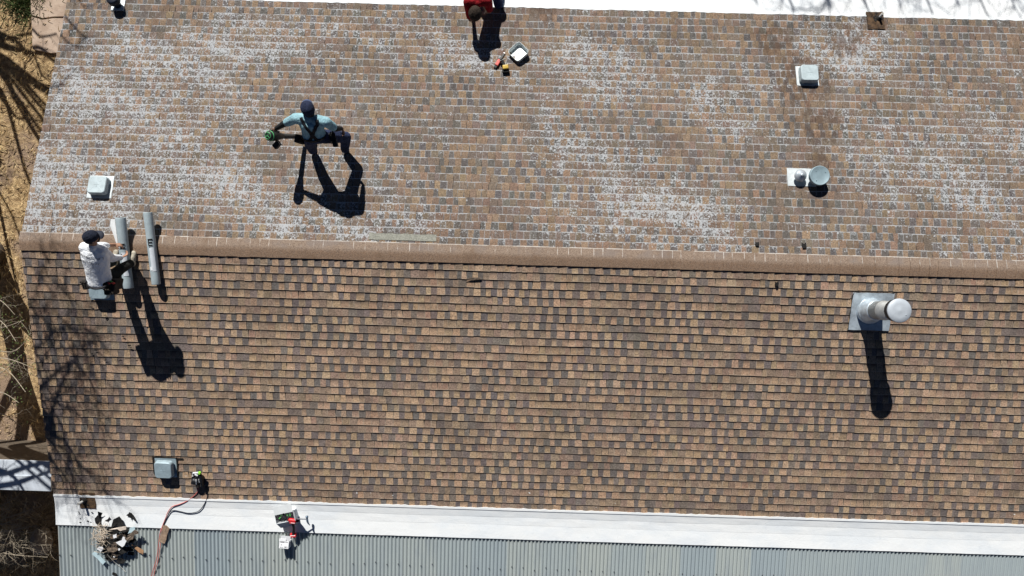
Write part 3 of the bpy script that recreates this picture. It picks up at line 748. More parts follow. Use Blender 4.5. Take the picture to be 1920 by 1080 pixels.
    obj('shoots', sh, TWIG, o, True); obj('leaves', lf, simple('leaf', (.085, .115, .03), .7, .4, 9), o, True)
tree_mid()
def tree_top():
    rng = random.Random(5); base = Vector((-6.2, 8.6, -.1))
    o = thing('bare_tree', 'bare tree off the top left corner casting thick branch shadows on the yard', 'tree', (base.x, base.y, 0))
    tr, cr = B(), B(); hub = base + Vector((.3, .2, 2.6)); limb(tr, [base, base + Vector((.1, .05, 1.3)), hub], .2, .15, 12)
    for px, r, k in (([(-60, 78), (0, 108), (25, 124), (60, 150), (97, 172), (120, 185)], .10, 5.2), ([(-40, 45), (0, 62), (35, 80), (50, 100), (75, 95), (95, 108), (112, 122)], .05, 5.4),
                     ([(-30, 90), (0, 132), (20, 165), (40, 205), (60, 240), (82, 275)], .075, 5.0), ([(-40, 130), (0, 168), (20, 220), (45, 315), (60, 350)], .055, 5.1),
                     ([(20, 70), (60, 60), (80, 75), (110, 70)], .03, 5.6), ([(60, 95), (70, 120), (78, 140), (105, 150)], .025, 5.4), ([(30, 220), (60, 222), (90, 225)], .02, 5.2), ([(0, 300), (-10, 340), (20, 400), (50, 480)], .03, 5.0)):
        nd = [shadow_point(x, y, k + rng.uniform(-.15, .15), 'G') for x, y in px]
        b = limb(tr, nd, r, r * .55, 8); twigs(cr, b, r * .3, rng, 7, .6); limb(tr, [hub, (hub + nd[0]) / 2 + Vector((0, 0, .3)), nd[0]], .12, r, 9)
    for px, r in (([(70, -10), (105, 10), (130, 40), (150, 62), (165, 75)], .02), ([(60, 40), (100, 55), (128, 80), (150, 90)], .018), ([(80, 160), (105, 165), (122, 150), (140, 130)], .014), ([(90, -30), (140, -10), (160, 20)], .016)):
        nd = [shadow_point(x, y, 5.6, 'N') for x, y in px]; b = limb(cr, nd, r, r * .4, 6); twigs(cr, b, r * .5, rng, 12, .45); limb(tr, [hub, (hub + nd[0]) / 2 + Vector((0, 0, .3)), nd[0]], .05, r, 7)
    obj('trunk', tr, BARK, o, True, True); obj('crown', cr, BARK, o, True, True)
tree_top()
def tree_back():
    rng = random.Random(15); base = Vector((14.5, 15.5, -.1))
    o = thing('bare_tree', 'bare tree beyond the top right edge whose twigs shade the white roof', 'tree', (base.x, base.y, 0))
    tr, cr = B(), B(); hub = base + Vector((0, -.6, 3.2)); limb(tr, [base, base + Vector((0, -.2, 1.6)), hub], .22, .16, 12)
    for (x, y) in ((1420, 6), (1490, 22), (1560, 14), (1630, 20), (1690, 10), (1750, 26), (1800, 12), (1850, 24), (1905, 16)):
        nd = [shadow_point(x - 60, y - 190, 7.4, 'F'), shadow_point(x - 30, y - 80, 7.2, 'F'), shadow_point(x, y, 7.0, 'F')]
        b = limb(cr, nd, .03, .012, 6); twigs(cr, b, .012, rng, 20, .7); limb(tr, [hub, (hub + nd[0]) / 2 + Vector((0, 0, .4)), nd[0]], .1, .03, 8)
    obj('trunk', tr, BARK, o, True, True); obj('crown', cr, BARK, o, True, True)
tree_back()
def bush():
    rng = random.Random(41); base = P(-40, 985, 0, 'G')
    o = thing('bare_bush', 'leafless grey bush reaching in at the lower left corner', 'bush', base)
    bm = B()
    for (ex, ey, h) in ((98, 1022, 1.1), (88, 1000, 1.25), (70, 985, 1.3), (78, 948, 1.3), (60, 960, 1.2), (50, 1015, 1.1), (90, 1045, .9), (35, 930, 1.35), (25, 1040, .8), (66, 1030, 1.0), (40, 985, 1.3), (15, 955, 1.3), (30, 1000, 1.2)):
        e = P(ex, ey, h, 'G'); m1 = base.lerp(e, .5) + Vector((rng.uniform(-.15, .15), rng.uniform(-.15, .15), .25))
        b = limb(bm, [base + Vector((rng.uniform(-.05, .05), rng.uniform(-.05, .05), 0)), m1, e], .016, .004, 5); twigs(bm, b[5:], .006, rng, 13, .42)
    obj('branches', bm, TWIG, o, True)
    r2 = random.Random(2); c = P(78, 1016, .12, 'G'); bm = B(); ball(bm, (0, 0, 0), (.22, .3, .17), n=12)
    for v in bm.verts: v.co *= 1 + .25 * mnoise.noise(v.co * 5)
    tag(obj('rock', bm, simple('pale_rock', (.33, .26, .19), .95, .2, 9, bump=.5), None, loc=c), 'pale rock on the dark ground beside the bare bush', 'rock')
bush()
bm = B(); pb = P(-12, 348, 0, 'G'); tube(bm, [pb, pb + Vector((0, 0, 2.0))], .035, 10)
for z in (.6, 1.2, 1.8): lathe(bm, [(.035, z), (.041, z), (.041, z + .03), (.035, z + .03)], 10, c=pb)
bmesh.ops.translate(bm, verts=bm.verts, vec=-pb)
tag(obj('metal_pole', bm, simple('grey_pole', (.3, .3, .3), .5), loc=pb), 'slim grey pole at the left edge whose straight shadow crosses the dry grass', 'pole')

# ------------------------------------------------------------------ people
SKIN = simple('skin', (.36, .20, .13), .6, .12, 20); DSKIN = simple('tanned_skin', (.22, .12, .08), .6, .12, 20)
HAIR = simple('dark_hair', (.016, .011, .009), .7, .4, 60); EYE = simple('eye', (.03, .02, .02), .2)
def fabric(name, c, var=.18, scale=9):
    n = N(name); a = n.noise(scale, 4, .6); b = n.noise(26, 3, .6, None, 1.2)
    col = n.mix(n.map(a, .3, .7), tuple(x * (1 - var) for x in c), tuple(min(.9, x * (1 + var)) for x in c)); n.bump(n.math('ADD', b, n.math('MULTIPLY', a, 1.5)), .55, .03)
    return n.base(col, .9, 0, .15)
def hand(bm, wrist, d, palm_n, side, curl=.5, s=1.0):
    """palm plus four unequal fingers and a thumb; d towards the fingertips, palm_n out of the palm, side towards the thumb"""
    d = d.normalized(); palm_n = (palm_n - d * palm_n.dot(d)).normalized(); t = d.cross(palm_n).normalized()
    if t.dot(side) < 0: t = -t
    for k in (-.028, -.009, .010, .028): capsule(bm, wrist + t * k * .6 * s, .014 * s, wrist + d * .085 * s + t * k * s, .0115 * s, 8)
    for k, L in ((.030, .072), (.010, .08), (-.010, .075), (-.028, .058)):
        p = wrist + d * .09 * s + t * k * s; a = 0; r = .0095 * s
        for q in (.45, .3, .25):
            a += curl * .9; dd = (d * math.cos(a) + palm_n * math.sin(a)).normalized(); p2 = p + dd * L * q * s; capsule(bm, p, r, p2, r * .9, 7); p = p2; r *= .9
    p = wrist + d * .025 * s + t * .032 * s; dd = (d * .6 + t * .75 + palm_n * .25).normalized(); p2 = p + dd * .04 * s; capsule(bm, p, .0125 * s, p2, .011 * s, 7)
    dd = (d * .85 + t * .2 + palm_n * (.3 + curl * .5)).normalized(); capsule(bm, p2, .011 * s, p2 + dd * .034 * s, .0085 * s, 7)
def head(bm, c, fwd, up, s=1.0):
    fwd = fwd.normalized(); up = (up - fwd * up.dot(fwd)).normalized(); sd = fwd.cross(up)
    M = Matrix((sd, fwd, up)).transposed()
    ball(bm, c + up * .025 * s, (.078 * s, .097 * s, .098 * s), M); ball(bm, c + fwd * .028 * s - up * .055 * s, (.058 * s, .066 * s, .066 * s), M)
    capsule(bm, c + fwd * .095 * s + up * .005 * s, .010 * s, c + fwd * .112 * s - up * .028 * s, .015 * s, 7)
    capsule(bm, c + fwd * .086 * s - up * .062 * s - sd * .02 * s, .009 * s, c + fwd * .086 * s - up * .062 * s + sd * .02 * s, .009 * s, 6)
    for k in (-1, 1): ball(bm, c + sd * .08 * s * k - fwd * .005 * s, (.012 * s, .024 * s, .034 * s), M, 8)
    return M
def cap_bm(c, M, s=1.0, brim=1, brim_dir=1):
    bm = B(); q = []
    for k in range(7):
        a = k / 6 * math.pi / 2; q.append((math.cos(a), math.sin(a)))
    rings = []
    for (r, z) in q:
        rings.append([bm.verts.new(c + M @ Vector((math.cos(t) * .092 * s * max(r, .02), math.sin(t) * .110 * s * max(r, .02), .045 * s + z * .082 * s))) for t in [2 * math.pi * i / 24 for i in range(24)]])
    low = [bm.verts.new(c + M @ Vector((math.cos(t) * .0925 * s, math.sin(t) * .1105 * s, .018 * s - (.02 * s if math.sin(t) * brim_dir < 0 else 0)))) for t in [2 * math.pi * i / 24 for i in range(24)]]
    rings = [low] + rings
    for a, b in zip(rings, rings[1:]):
        for i in range(24): bm.faces.new((a[i], a[(i + 1) % 24], b[(i + 1) % 24], b[i])).smooth = True
    bm.faces.new(rings[-1]); ball(bm, c + M @ Vector((0, 0, .129 * s)), (.009 * s, .009 * s, .006 * s), n=8)
    bb = B()
    if brim:
        top, bot = [], []
        for j in range(4):
            for i in range(9):
                u = -1 + i / 4; x = u * .078 * s; y = (.092 + .085 * (j / 3) * math.sqrt(max(0, 1 - (u * .93) ** 2))) * s * brim_dir; z = (.030 - .014 * u * u - .018 * j / 3) * s
                top.append(bb.verts.new(c + M @ Vector((x, y, z)))); bot.append(bb.verts.new(c + M @ Vector((x, y, z - .005 * s))))
        for L in (top, bot):
            for j in range(3):
                for i in range(8): bb.faces.new((L[j * 9 + i], L[j * 9 + i + 1], L[j * 9 + i + 10], L[j * 9 + i + 9])).smooth = True
        for i in range(8): bb.faces.new((top[27 + i], top[28 + i], bot[28 + i], bot[27 + i]))
    return bm, bb
def eyes(parent, c, M, s=1.0):
    for k in (-1, 1):
        bm = B(); ball(bm, c + M @ Vector((.031 * s * k, .088 * s, .012 * s)), (.011 * s,) * 3, n=8); obj('eye', bm, EYE, parent, True, True)
def torso(bm, hipL, hipR, chL, chR, neck, fat=1.0, back=None):
    hc, cc = (hipL + hipR) / 2, (chL + chR) / 2; ax = cc - hc; side = (chR - chL).normalized(); fw = side.cross(ax).normalized()
    rings = []; n = 24
    for f, wd, dp in ((-.13, .02, .015), (-.125, .09, .065), (-.09, .135, .10), (0, .158, .118), (.15, .154, .112), (.3, .150, .109), (.45, .150, .110), (.6, .158, .115), (.75, .166, .118), (.9, .160, .112), (1.0, .135, .095), (1.06, .09, .06), (1.08, .02, .015)):
        c = hc + ax * f; sd = (hipR - hipL).normalized().lerp(side, max(0, min(1, f))).normalized(); f2 = sd.cross(ax).normalized()
        rings.append([bm.verts.new(c + (sd * math.cos(2 * math.pi * k / n) * wd + f2 * math.sin(2 * math.pi * k / n) * dp) * fat) for k in range(n)])
    for a, b in zip(rings, rings[1:]):
        for k in range(n): bm.faces.new((a[k], a[(k + 1) % n], b[(k + 1) % n], b[k]))
    bm.faces.new(rings[0][::-1]); bm.faces.new(rings[-1])
    capsule(bm, cc + (chL - cc) * .35, .085 * fat, chL - side * -.0, .072 * fat); capsule(bm, cc + (chR - cc) * .35, .085 * fat, chR, .072 * fat)
    capsule(bm, cc, .085 * fat, cc.lerp(neck, .45), .07 * fat)
    return fw
def boot_shape(bm, ankle, fwd, upn, L=.27):
    fwd = (fwd - upn * fwd.dot(upn)).normalized(); sd = fwd.cross(upn)
    M = Matrix((sd, fwd, upn)).transposed(); base = ankle - upn * .085
    ball(bm, base + fwd * .005 + upn * .045, (.04, .065, .045), M); ball(bm, base + fwd * .075 + upn * .045, (.043, .085, .043), M); ball(bm, base + fwd * .145 + upn * .032, (.047, .062, .032), M)
    capsule(bm, base + upn * .05, .045, ankle + upn * .05, .045)
def ribbon(bvh, guide, width, thick=.006, n=20, lift=.004):
    bm = B(); pts = []
    g = bezier(guide, n)
    for p in g:
        q, nn, _, _ = bvh.find_nearest(p); pts.append((q, nn))
    prev = None
    for i, (q, nn) in enumerate(pts):
        d = (pts[min(i + 1, len(pts) - 1)][0] - pts[max(i - 1, 0)][0]).normalized(); t = d.cross(nn).normalized() * width / 2
        cur = [bm.verts.new(v) for v in (q - t + nn * lift, q - t * .95 + nn * (lift + thick), q + t * .95 + nn * (lift + thick), q + t + nn * lift)]
        if prev:
            for k in range(3): bm.faces.new((prev[k], prev[k + 1], cur[k + 1], cur[k]))
        prev = cur
    return bm
UPN, UPS = Vector((0, TN, 1)).normalized(), Vector((0, -TS, 1)).normalized()

# --- worker standing on the far slope with a leaf blower
def worker_standing():
    s = 'N'
    fL, fR = P(587, 283, .09, s), P(647, 280, .09, s)
    kL, kR = P(581, 270, .47, s), P(648, 257, .47, s)
    hL, hR = P(582, 259, .86, s), P(610, 256, .86, s)
    wL, wR = P(572, 255, .93, s), P(606, 253, .93, s)
    sL, sR = P(555, 222, 1.19, s), P(611, 229, 1.2, s)
    eL, eR = P(533, 232, 1.02, s), P(629, 241, .98, s)
    aL, aR = P(516, 242, .87, s), P(641, 241, .80, s)
    nk = P(581, 219, 1.27, s); hc = P(578, 206, 1.34, s)
    fwd = Vector((-.42, 1, -.42)); up = Vector((-.1, .45, .9))
    root = thing('person', 'worker in a teal t-shirt and black harness standing with a leaf blower', 'person', (fL + fR) / 2 - Vector((0, 0, .08)))
    bm = B(); torso(bm, hL, hR, sL, sR, nk, .86)
    capsule(bm, (sL + sR) / 2, .06, hc - up * .05, .055)
    M = head(bm, hc, fwd, up)
    for a, e, h_, tgt, sd, nn, cu in ((sL, eL, aL, Vector((-.25, -.2, -.35)), Vector((0, 1, 0)), Vector((.6, -.4, -.5)), .75), (sR, eR, aR, Vector((.05, -.25, -.6)), Vector((-1, .2, 0)), Vector((-.5, -.6, -.2)), .5)):
        capsule(bm, a, .052, e, .042); capsule(bm, e, .043, h_, .029); hand(bm, h_, tgt, nn, sd, cu)
    for h_, k, f in ((hL, kL, fL), (hR, kR, fR)): capsule(bm, h_, .075, k, .052); capsule(bm, k, .052, f, .038)
    obj('body', sculpt(bm, .0085, 3), DSKIN, root, True, True)
    bm = B(); torso(bm, wL, wR, sL, sR, nk, 1.17)
    for a, e in ((sL, eL), (sR, eR)): capsule(bm, a, .078, a.lerp(e, .72), .068)
    sb = sculpt(bm, .011, 3); bvh = BVHTree.FromBMesh(sb)
    obj('t_shirt', sb, fabric('teal_cloth', (.25, .42, .47)), root, True, True)
    bm = B(); capsule(bm, wL.lerp(wR, .2), .105, wL.lerp(wR, .8), .105); capsule(bm, hL, .105, hR, .105)
    for h_, k, f in ((hL, kL, fL), (hR, kR, fR)): capsule(bm, h_, .112, k, .088); capsule(bm, k, .09, f + Vector((0, 0, .02)), .07)
    obj('trousers', sculpt(bm, .012, 2), fabric('dark_jeans', (.022, .03, .065), .4), root, True, True)
    for f in (fL, fR):
        bm = B(); boot_shape(bm, f, Vector((-.1, 1, 0)), UPN); obj('boot', sculpt(bm, .009, 2), simple('black_boot', (.015, .014, .013), .6), root, True, True)
    for a, e, h_ in ((sL, eL, aL), (sR, eR, aR)):
        bm = B(); p = a.lerp(e, .7); capsule(bm, p, .055, e, .05); capsule(bm, e, .05, e.lerp(h_, .85), .036); obj('arm_sleeve', sculpt(bm, .009, 2), simple('black_sleeve', (.012, .012, .014), .8), root, True, True)
    c, b = cap_bm(hc, M, 1.08); NAVY = fabric('navy_cap', (.018, .024, .05), .3)
    co = obj('cap', c, NAVY, root, True); obj('brim', b, simple('blue_brim', (.05, .075, .15), .7), co, True)
    bm = B(); ball(bm, hc - fwd.normalized() * .028 - up.normalized() * .015, (.082, .082, .088), M); obj('hair', bm, HAIR, root, True, True); eyes(root, hc, M)
    side = (sR - sL).normalized(); cc = (sL + sR) / 2; bk = Vector((.1, -.75, .35)).normalized() * .2; wc = (wL + wR) / 2
    m = simple('black_webbing', (.010, .010, .013), .8)
    x = cc.lerp(wc, .50) + bk
    guides = [[sL.lerp(cc, .45) + Vector((0, 0, .12)), cc.lerp(sL, .35) + bk, x, wR.lerp(wc, .2) + bk * .8], [sR.lerp(cc, .45) + Vector((0, 0, .12)), cc.lerp(sR, .35) + bk, x, wL.lerp(wc, .2) + bk * .8], [wL.lerp(wc, -.6) + bk * .3, wL + bk, wc + bk, wR + bk, wR.lerp(wc, -.6) + bk * .3]]
    hb = B()
    for g in guides:
        r = ribbon(bvh, g, .048); me = bpy.data.meshes.new('t'); r.to_mesh(me); r.free(); hb.from_mesh(me); bpy.data.meshes.remove(me)
    q, nn, _, _ = bvh.find_nearest(x); box(hb, q + nn * .012, (.07, .07, .012), nn.to_track_quat('Z', 'Y').to_matrix(), .004)
    obj('harness', hb, m, root, True)
    bm = B(); tb = wR + Vector((.12, -.02, -.1)); box(bm, tb, (.1, .14, .2), Euler((.1, .2, .3)), .02); box(bm, tb + Vector((.05, -.1, .02)), (.07, .08, .16), Euler((.2, .1, .2)), .015)
    tube(bm, [tb + Vector((.02, .06, .1)), tb + Vector((.06, .12, .18))], .014, 7); tube(bm, [tb + Vector((-.02, .0, .1)), tb + Vector((.02, .04, .2))], .011, 7)
    obj('tool_pouch', bm, simple('black_leather', (.014, .013, .012), .7), root, True); bm = B()
    box(bm, wL + Vector((-.11, -.03, -.1)), (.09, .13, .18), Euler((.1, -.2, -.2)), .02)
    obj('tool_pouch', bm, simple('black_leather', (.014, .013, .012), .7), root, True)
    # the blower hangs from the left hand
    hb_ = aL + Vector((-.03, -.09, -.07)); tip = P(563, 256, .16, s)
    o = thing('leaf_blower', 'black and green leaf blower held in the left hand of the standing worker', 'leaf blower', hb_)
    d = (tip - hb_); d0 = d.normalized(); a, b = frame(d0)
    bm = B(); M3 = Matrix((a, b, d0)).transposed()
    lathe(bm, [(.001, -.17), (.055, -.17), (.07, -.15), (.078, -.08), (.075, .02), (.06, .1), (.05, .16), (.045, .2)], 20, M=M3, c=hb_)
    obj('body', bm, simple('black_plastic', (.018, .02, .02), .45), o, True)
    bm = B(); lathe(bm, [(.04, .18), (.042, .3), (.037, .6), (.034, d.length), (.028, d.length), (.028, d.length - .1)], 18, M=M3, c=hb_); obj('tube', bm, simple('grey_black_tube', (.055, .053, .05), .6, .3), o, True)
    bm = B(); lathe(bm, [(.0745, -.135), (.0805, -.132), (.0805, -.122), (.0775, -.119)], 20, M=M3, c=hb_, cap=False); lathe(bm, [(.047, -.1705), (.050, -.177), (.054, -.1705)], 18, M=M3, c=hb_, cap=False)
    for k in range(3):
        q = hb_ - d0 * .172; t = Vector(a * math.cos(k * 2.1) + b * math.sin(k * 2.1)); tube(bm, [q, q + t * .045], .004, 6)
    obj('trim', bm, simple('green_plastic', (.10, .42, .16), .5), o, True)
    bm = B(); grip = aL + Vector((-.03, -.02, -.06)); tube(bm, [hb_ - d0 * .12 + b * .0 + Vector((0, .06, .03)), grip + Vector((-.02, .01, .02)), grip + Vector((.06, 0, -.03)), hb_ + d0 * .1 + Vector((0, .05, .03))], .016, 8); obj('handle', bm, simple('black_grip', (.012, .012, .012), .7), o, True)
    bm = B(); box(bm, hb_ + Vector((.03, -.13, -.03)), (.085, .12, .07), M3, .012); obj('battery', bm, simple('black_battery', (.015, .015, .016), .5), o, True)
worker_standing()

# --- worker in white bending over the roll beside the ridge
def worker_white():
    s = 'S'
    fL, fR = V(220, 493, .09, s), V(253, 495, .09, s)
    hL, hR = V(228, 529, .74, s), V(249, 531, .74, s)
    kL, kR = V(219, 503, .46, s), V(257, 507, .46, s)
    sL, sR = P(160, 464, .96, s), P(191, 470, .93, s)
    nk = P(173, 457, 1.05, s); hc = P(171, 446, 1.11, s)
    eL, eR = P(191, 461, .64, s), P(210, 484, .62, s)
    aL, aR = P(214, 459, .36, s), P(227, 483, .36, s)
    fwd = Vector((.75, .45, -.42)); up = Vector((.2, .42, .85))
    root = thing('person', 'worker in a white long-sleeved shirt and navy cap bending over a grey roll', 'person', (fL + fR) / 2 - Vector((0, 0, .08)))
    bm = B(); torso(bm, hL, hR, sL, sR, nk, .86); capsule(bm, (sL + sR) / 2, .06, hc - up * .05, .055); M = head(bm, hc, fwd, up, .95)
    for a, e, h_, tg, nn, sd in ((sL, eL, aL, Vector((.5, .05, -.55)), Vector((.3, -.2, -.8)), Vector((0, -1, .3))), (sR, eR, aR, Vector((.25, .3, -.5)), Vector((.2, .7, -.4)), Vector((-1, 0, .2)))):
        capsule(bm, a, .05, e, .042); capsule(bm, e, .043, h_, .029); hand(bm, h_, tg, nn, sd, .6)
    for h_, k, f in ((hL, kL, fL), (hR, kR, fR)): capsule(bm, h_, .075, k, .052); capsule(bm, k, .052, f, .038)
    obj('body', sculpt(bm, .0085, 3), SKIN, root, True, True)
    wL, wR = hL.lerp(sL, -.04), hR.lerp(sR, -.04)
    bm = B(); torso(bm, wL, wR, sL, sR, nk, 1.2)
    for a, e, h_, q in ((sL, eL, aL, .42), (sR, eR, aR, .9)): capsule(bm, a, .08, e, .062); capsule(bm, e, .062, e.lerp(h_, q), .047)
    # cloth folds
    sb = sculpt(bm, .010, 3)
    for v in sb.verts: v.co += v.normal * (.006 * mnoise.noise(Vector((v.co.x * 6, v.co.y * 9, v.co.z * 9))) + .004 * mnoise.noise(Vector((v.co.x * 22 + v.co.y * 14, v.co.y * 6, v.co.z * 20))))
    bvh = BVHTree.FromBMesh(sb); sh = obj('shirt', sb, fabric('white_cloth', (.86, .90, .95), .03), root, True, True)
    # small dark print across the shoulders, two unreadable rows
    ax = (sL + sR) / 2 - (hL + hR) / 2; cc = (hL + hR) / 2 + ax * .83; side = (sR - sL).normalized(); bk = side.cross(ax).normalized()
    if bk.z < 0: bk = -bk
    pr = B(); rng = random.Random(6)
    for row, (f, n_) in enumerate(((.86, 13), (.70, 11))):
        for k in range(n_):
            if row == 1 and k in (5, 8): continue
            g = (hL + hR) / 2 + ax * f + side * (-.16 + .026 * k) + Vector((0, 0, 0)); hit = bvh.ray_cast(g + bk * .5, -bk)
            if hit[0] is None: continue
            q, nn = hit[0], hit[1]; t = (side - nn * side.dot(nn)).normalized(); u = nn.cross(t); hgt = .034 if row == 0 else .024
            for kind in rng.sample(range(4), 2):
                if kind == 0: a_, b_ = -t * .009 - u * hgt / 2, -t * .009 + u * hgt / 2
                elif kind == 1: a_, b_ = t * .008 - u * hgt / 2, t * .008 + u * hgt / 2
                elif kind == 2: a_, b_ = -t * .009 + u * hgt / 2, t * .009 + u * hgt / 2
                else: a_, b_ = -t * .009, t * .009
                dd = (b_ - a_).normalized(); w_ = dd.cross(nn) * .003; z = nn * .0022
                quad(pr, [q + a_ - w_ + z, q + b_ - w_ + z, q + b_ + w_ + z, q + a_ + w_ + z])
    obj('print', pr, simple('grey_print', (.16, .16, .17), .8), sh, True)
    bm = B(); capsule(bm, hL.lerp(hR, .1), .125, hL.lerp(hR, .9), .125)
    for h_, k, f in ((hL, kL, fL), (hR, kR, fR)): capsule(bm, h_, .105, k, .078); capsule(bm, k, .08, f + Vector((0, 0, .05)), .066)
    obj('trousers', sculpt(bm, .012, 2), fabric('black_trousers', (.017, .018, .016), .4), root, True, True)
    for f in (fL, fR):
        bm = B(); boot_shape(bm, f, Vector((.1, 1, 0)), UPS); obj('boot', sculpt(bm, .009, 2), simple('pale_boot', (.42, .38, .30), .8, .25, 18), root, True, True)
    c, b = cap_bm(hc, M, .99); co = obj('cap', c, fabric('dark_navy_cap', (.016, .02, .034), .3), root, True); obj('brim', b, simple('navy_brim', (.018, .022, .035), .7), co, True)
    bm = B(); ball(bm, hc - fwd.normalized() * .025 - up.normalized() * .012, (.081, .082, .08), M); ball(bm, hc + fwd.normalized() * .05 - up.normalized() * .075, (.05, .05, .045), M); obj('hair', bm, HAIR, root, True, True); eyes(root, hc, M)
    # belt with pouches
    bl = B(); hcn = (hL + hR) / 2; sd = (hR - hL).normalized(); axn = Vector((0, .25, 1)).normalized(); fw = sd.cross(axn)
    pts = [hcn + axn * .06 + sd * math.cos(t) * .165 + fw * math.sin(t) * .135 for t in [i * 2 * math.pi / 24 for i in range(25)]]
    tube(bl, pts, .024, 6, False, flat=.5)
    bt = obj('tool_belt', bl, simple('black_belt', (.014, .014, .018), .7), root, True)
    for off, sz, rz, mm in ((sd * -.17 + Vector((-.02, -.06, -.04)), (.12, .15, .2), .3, None), (sd * .19 + Vector((.0, -.02, -.08)), (.12, .17, .22), -.2, None), (sd * .12 + Vector((.02, -.14, -.08)), (.15, .1, .18), .1, None)):
        bm = B(); box(bm, hcn + off, sz, Euler((.15, 0, rz)), .022)
        for k in range(3): tube(bm, [hcn + off + Vector((-.03 + .03 * k, 0, sz[2] * .45)), hcn + off + Vector((-.04 + .035 * k, .02, sz[2] * .45 + .07))], .010, 6)
        obj('pouch', bm, simple('worn_pouch', (.03, .025, .02), .8, .5), root, True)
    bm = B(); q = hcn + sd * .13 + Vector((.05, -.02, .03))
    for k, col in enumerate((0, 1, 0)): box(bm, q + Vector((.03 * k, .02 * (k % 2), .03)), (.02, .035, .06), Euler((.2, .1, k)), .005, mi=col)
    obj('belt_tools', bm, [simple('red_handle', (.5, .05, .04), .5), simple('green_handle', (.08, .35, .08), .5)], root, True)
worker_white()

# --- worker in red crouching at the far eave, cut by the top edge
def worker_red():
    s = 'N'
    hc = P(891, 24, .52, s); nk = P(894, 10, .60, s); sL, sR = P(877, 4, .60, s), P(915, 2, .56, s)
    hL, hR = P(893, -62, .62, s), P(922, -58, .60, s)
    kR = P(934, 8, .08, s); fR = P(940, -60, .05, 'F'); kL = P(892, -6, .10, s); fL = P(885, -78, .05, 'F')
    eL, aL = P(882, 36, .30, s), P(886, 30, .06, s); eR, aR = P(918, 20, .34, s), P(914, 22, .20, s)
    fwd = Vector((-.05, -.75, -.75)); up = Vector((0, -.75, .65))
    root = thing('person', 'crouching worker in a red shirt and jeans cut by the top edge', 'person', Vector((kL.x, kL.y, z_of('N', kL.y))))
    bm = B(); torso(bm, hL, hR, sL, sR, nk, .86); capsule(bm, (sL + sR) / 2, .06, hc, .055); M = head(bm, hc, fwd, up)
    for a, e, h_, tg, nn, sd in ((sL, eL, aL, Vector((.1, -.6, -.15)), Vector((0, 0, -1)), Vector((1, 0, 0))), (sR, eR, aR, Vector((-.2, .1, -.4)), Vector((-.7, .4, .1)), Vector((0, -1, 0)))):
        capsule(bm, a, .05, e, .042); capsule(bm, e, .043, h_, .03); hand(bm, h_, tg, nn, sd, .4)
    for h_, k, f in ((hL, kL, fL), (hR, kR, fR)): capsule(bm, h_, .075, k, .052); capsule(bm, k, .052, f, .038)
    obj('body', sculpt(bm, .0085, 3), DSKIN, root, True, True)
    bm = B(); torso(bm, hL, hR, sL, sR, nk, 1.04)
    for a, e in ((sL, eL), (sR, eR)): capsule(bm, a, .078, a.lerp(e, .8), .066)
    obj('shirt', sculpt(bm, .011, 3), fabric('red_cloth', (.24, .010, .014), .25), root, True, True)
    bm = B(); capsule(bm, hL.lerp(hR, .1), .12, hL.lerp(hR, .9), .12)
    for h_, k, f in ((hL, kL, fL), (hR, kR, fR)): capsule(bm, h_, .1, k, .078); capsule(bm, k, .078, f, .062)
    obj('trousers', sculpt(bm, .012, 2), fabric('blue_jeans', (.03, .04, .09), .3), root, True, True)
    for f in (fL, fR):
        bm = B(); boot_shape(bm, f, Vector((0, 1, -.1)), Vector((0, -.2, 1)).normalized()); obj('boot', sculpt(bm, .009, 2), simple('brown_boot', (.05, .035, .025), .8), root, True, True)
    c, b = cap_bm(hc, M, 1.1, 0); cp = obj('knit_cap', c, fabric('brown_knit', (.035, .026, .02), .4, 40), root, True)
    bm = B(); u = M @ Vector((0, 0, 1))
    for z in (.03, .06): 
        k = .096 if z < .05 else .085
        tube(bm, [hc + M @ Vector((math.cos(t) * k * 1.08, math.sin(t) * (k + .018) * 1.06, z)) for t in [i * 2 * math.pi / 20 for i in range(21)]], .009, 6, False)
    obj('cap_band', bm, fabric('tan_band', (.085, .06, .04), .3, 40), cp, True); eyes(root, hc, M)
    # cardboard piece in the right hand
    q = P(914, 13, .40, s); bm = B(); box(bm, (0, 0, 0), (.13, .11, .035), Euler((.25, .2, .7)), .003)
    tag(obj('cardboard_box', bm, simple('tan_card', (.36, .29, .2), .85, .1), loc=q), 'small tan carton held by the worker in red', 'carton')
worker_red()

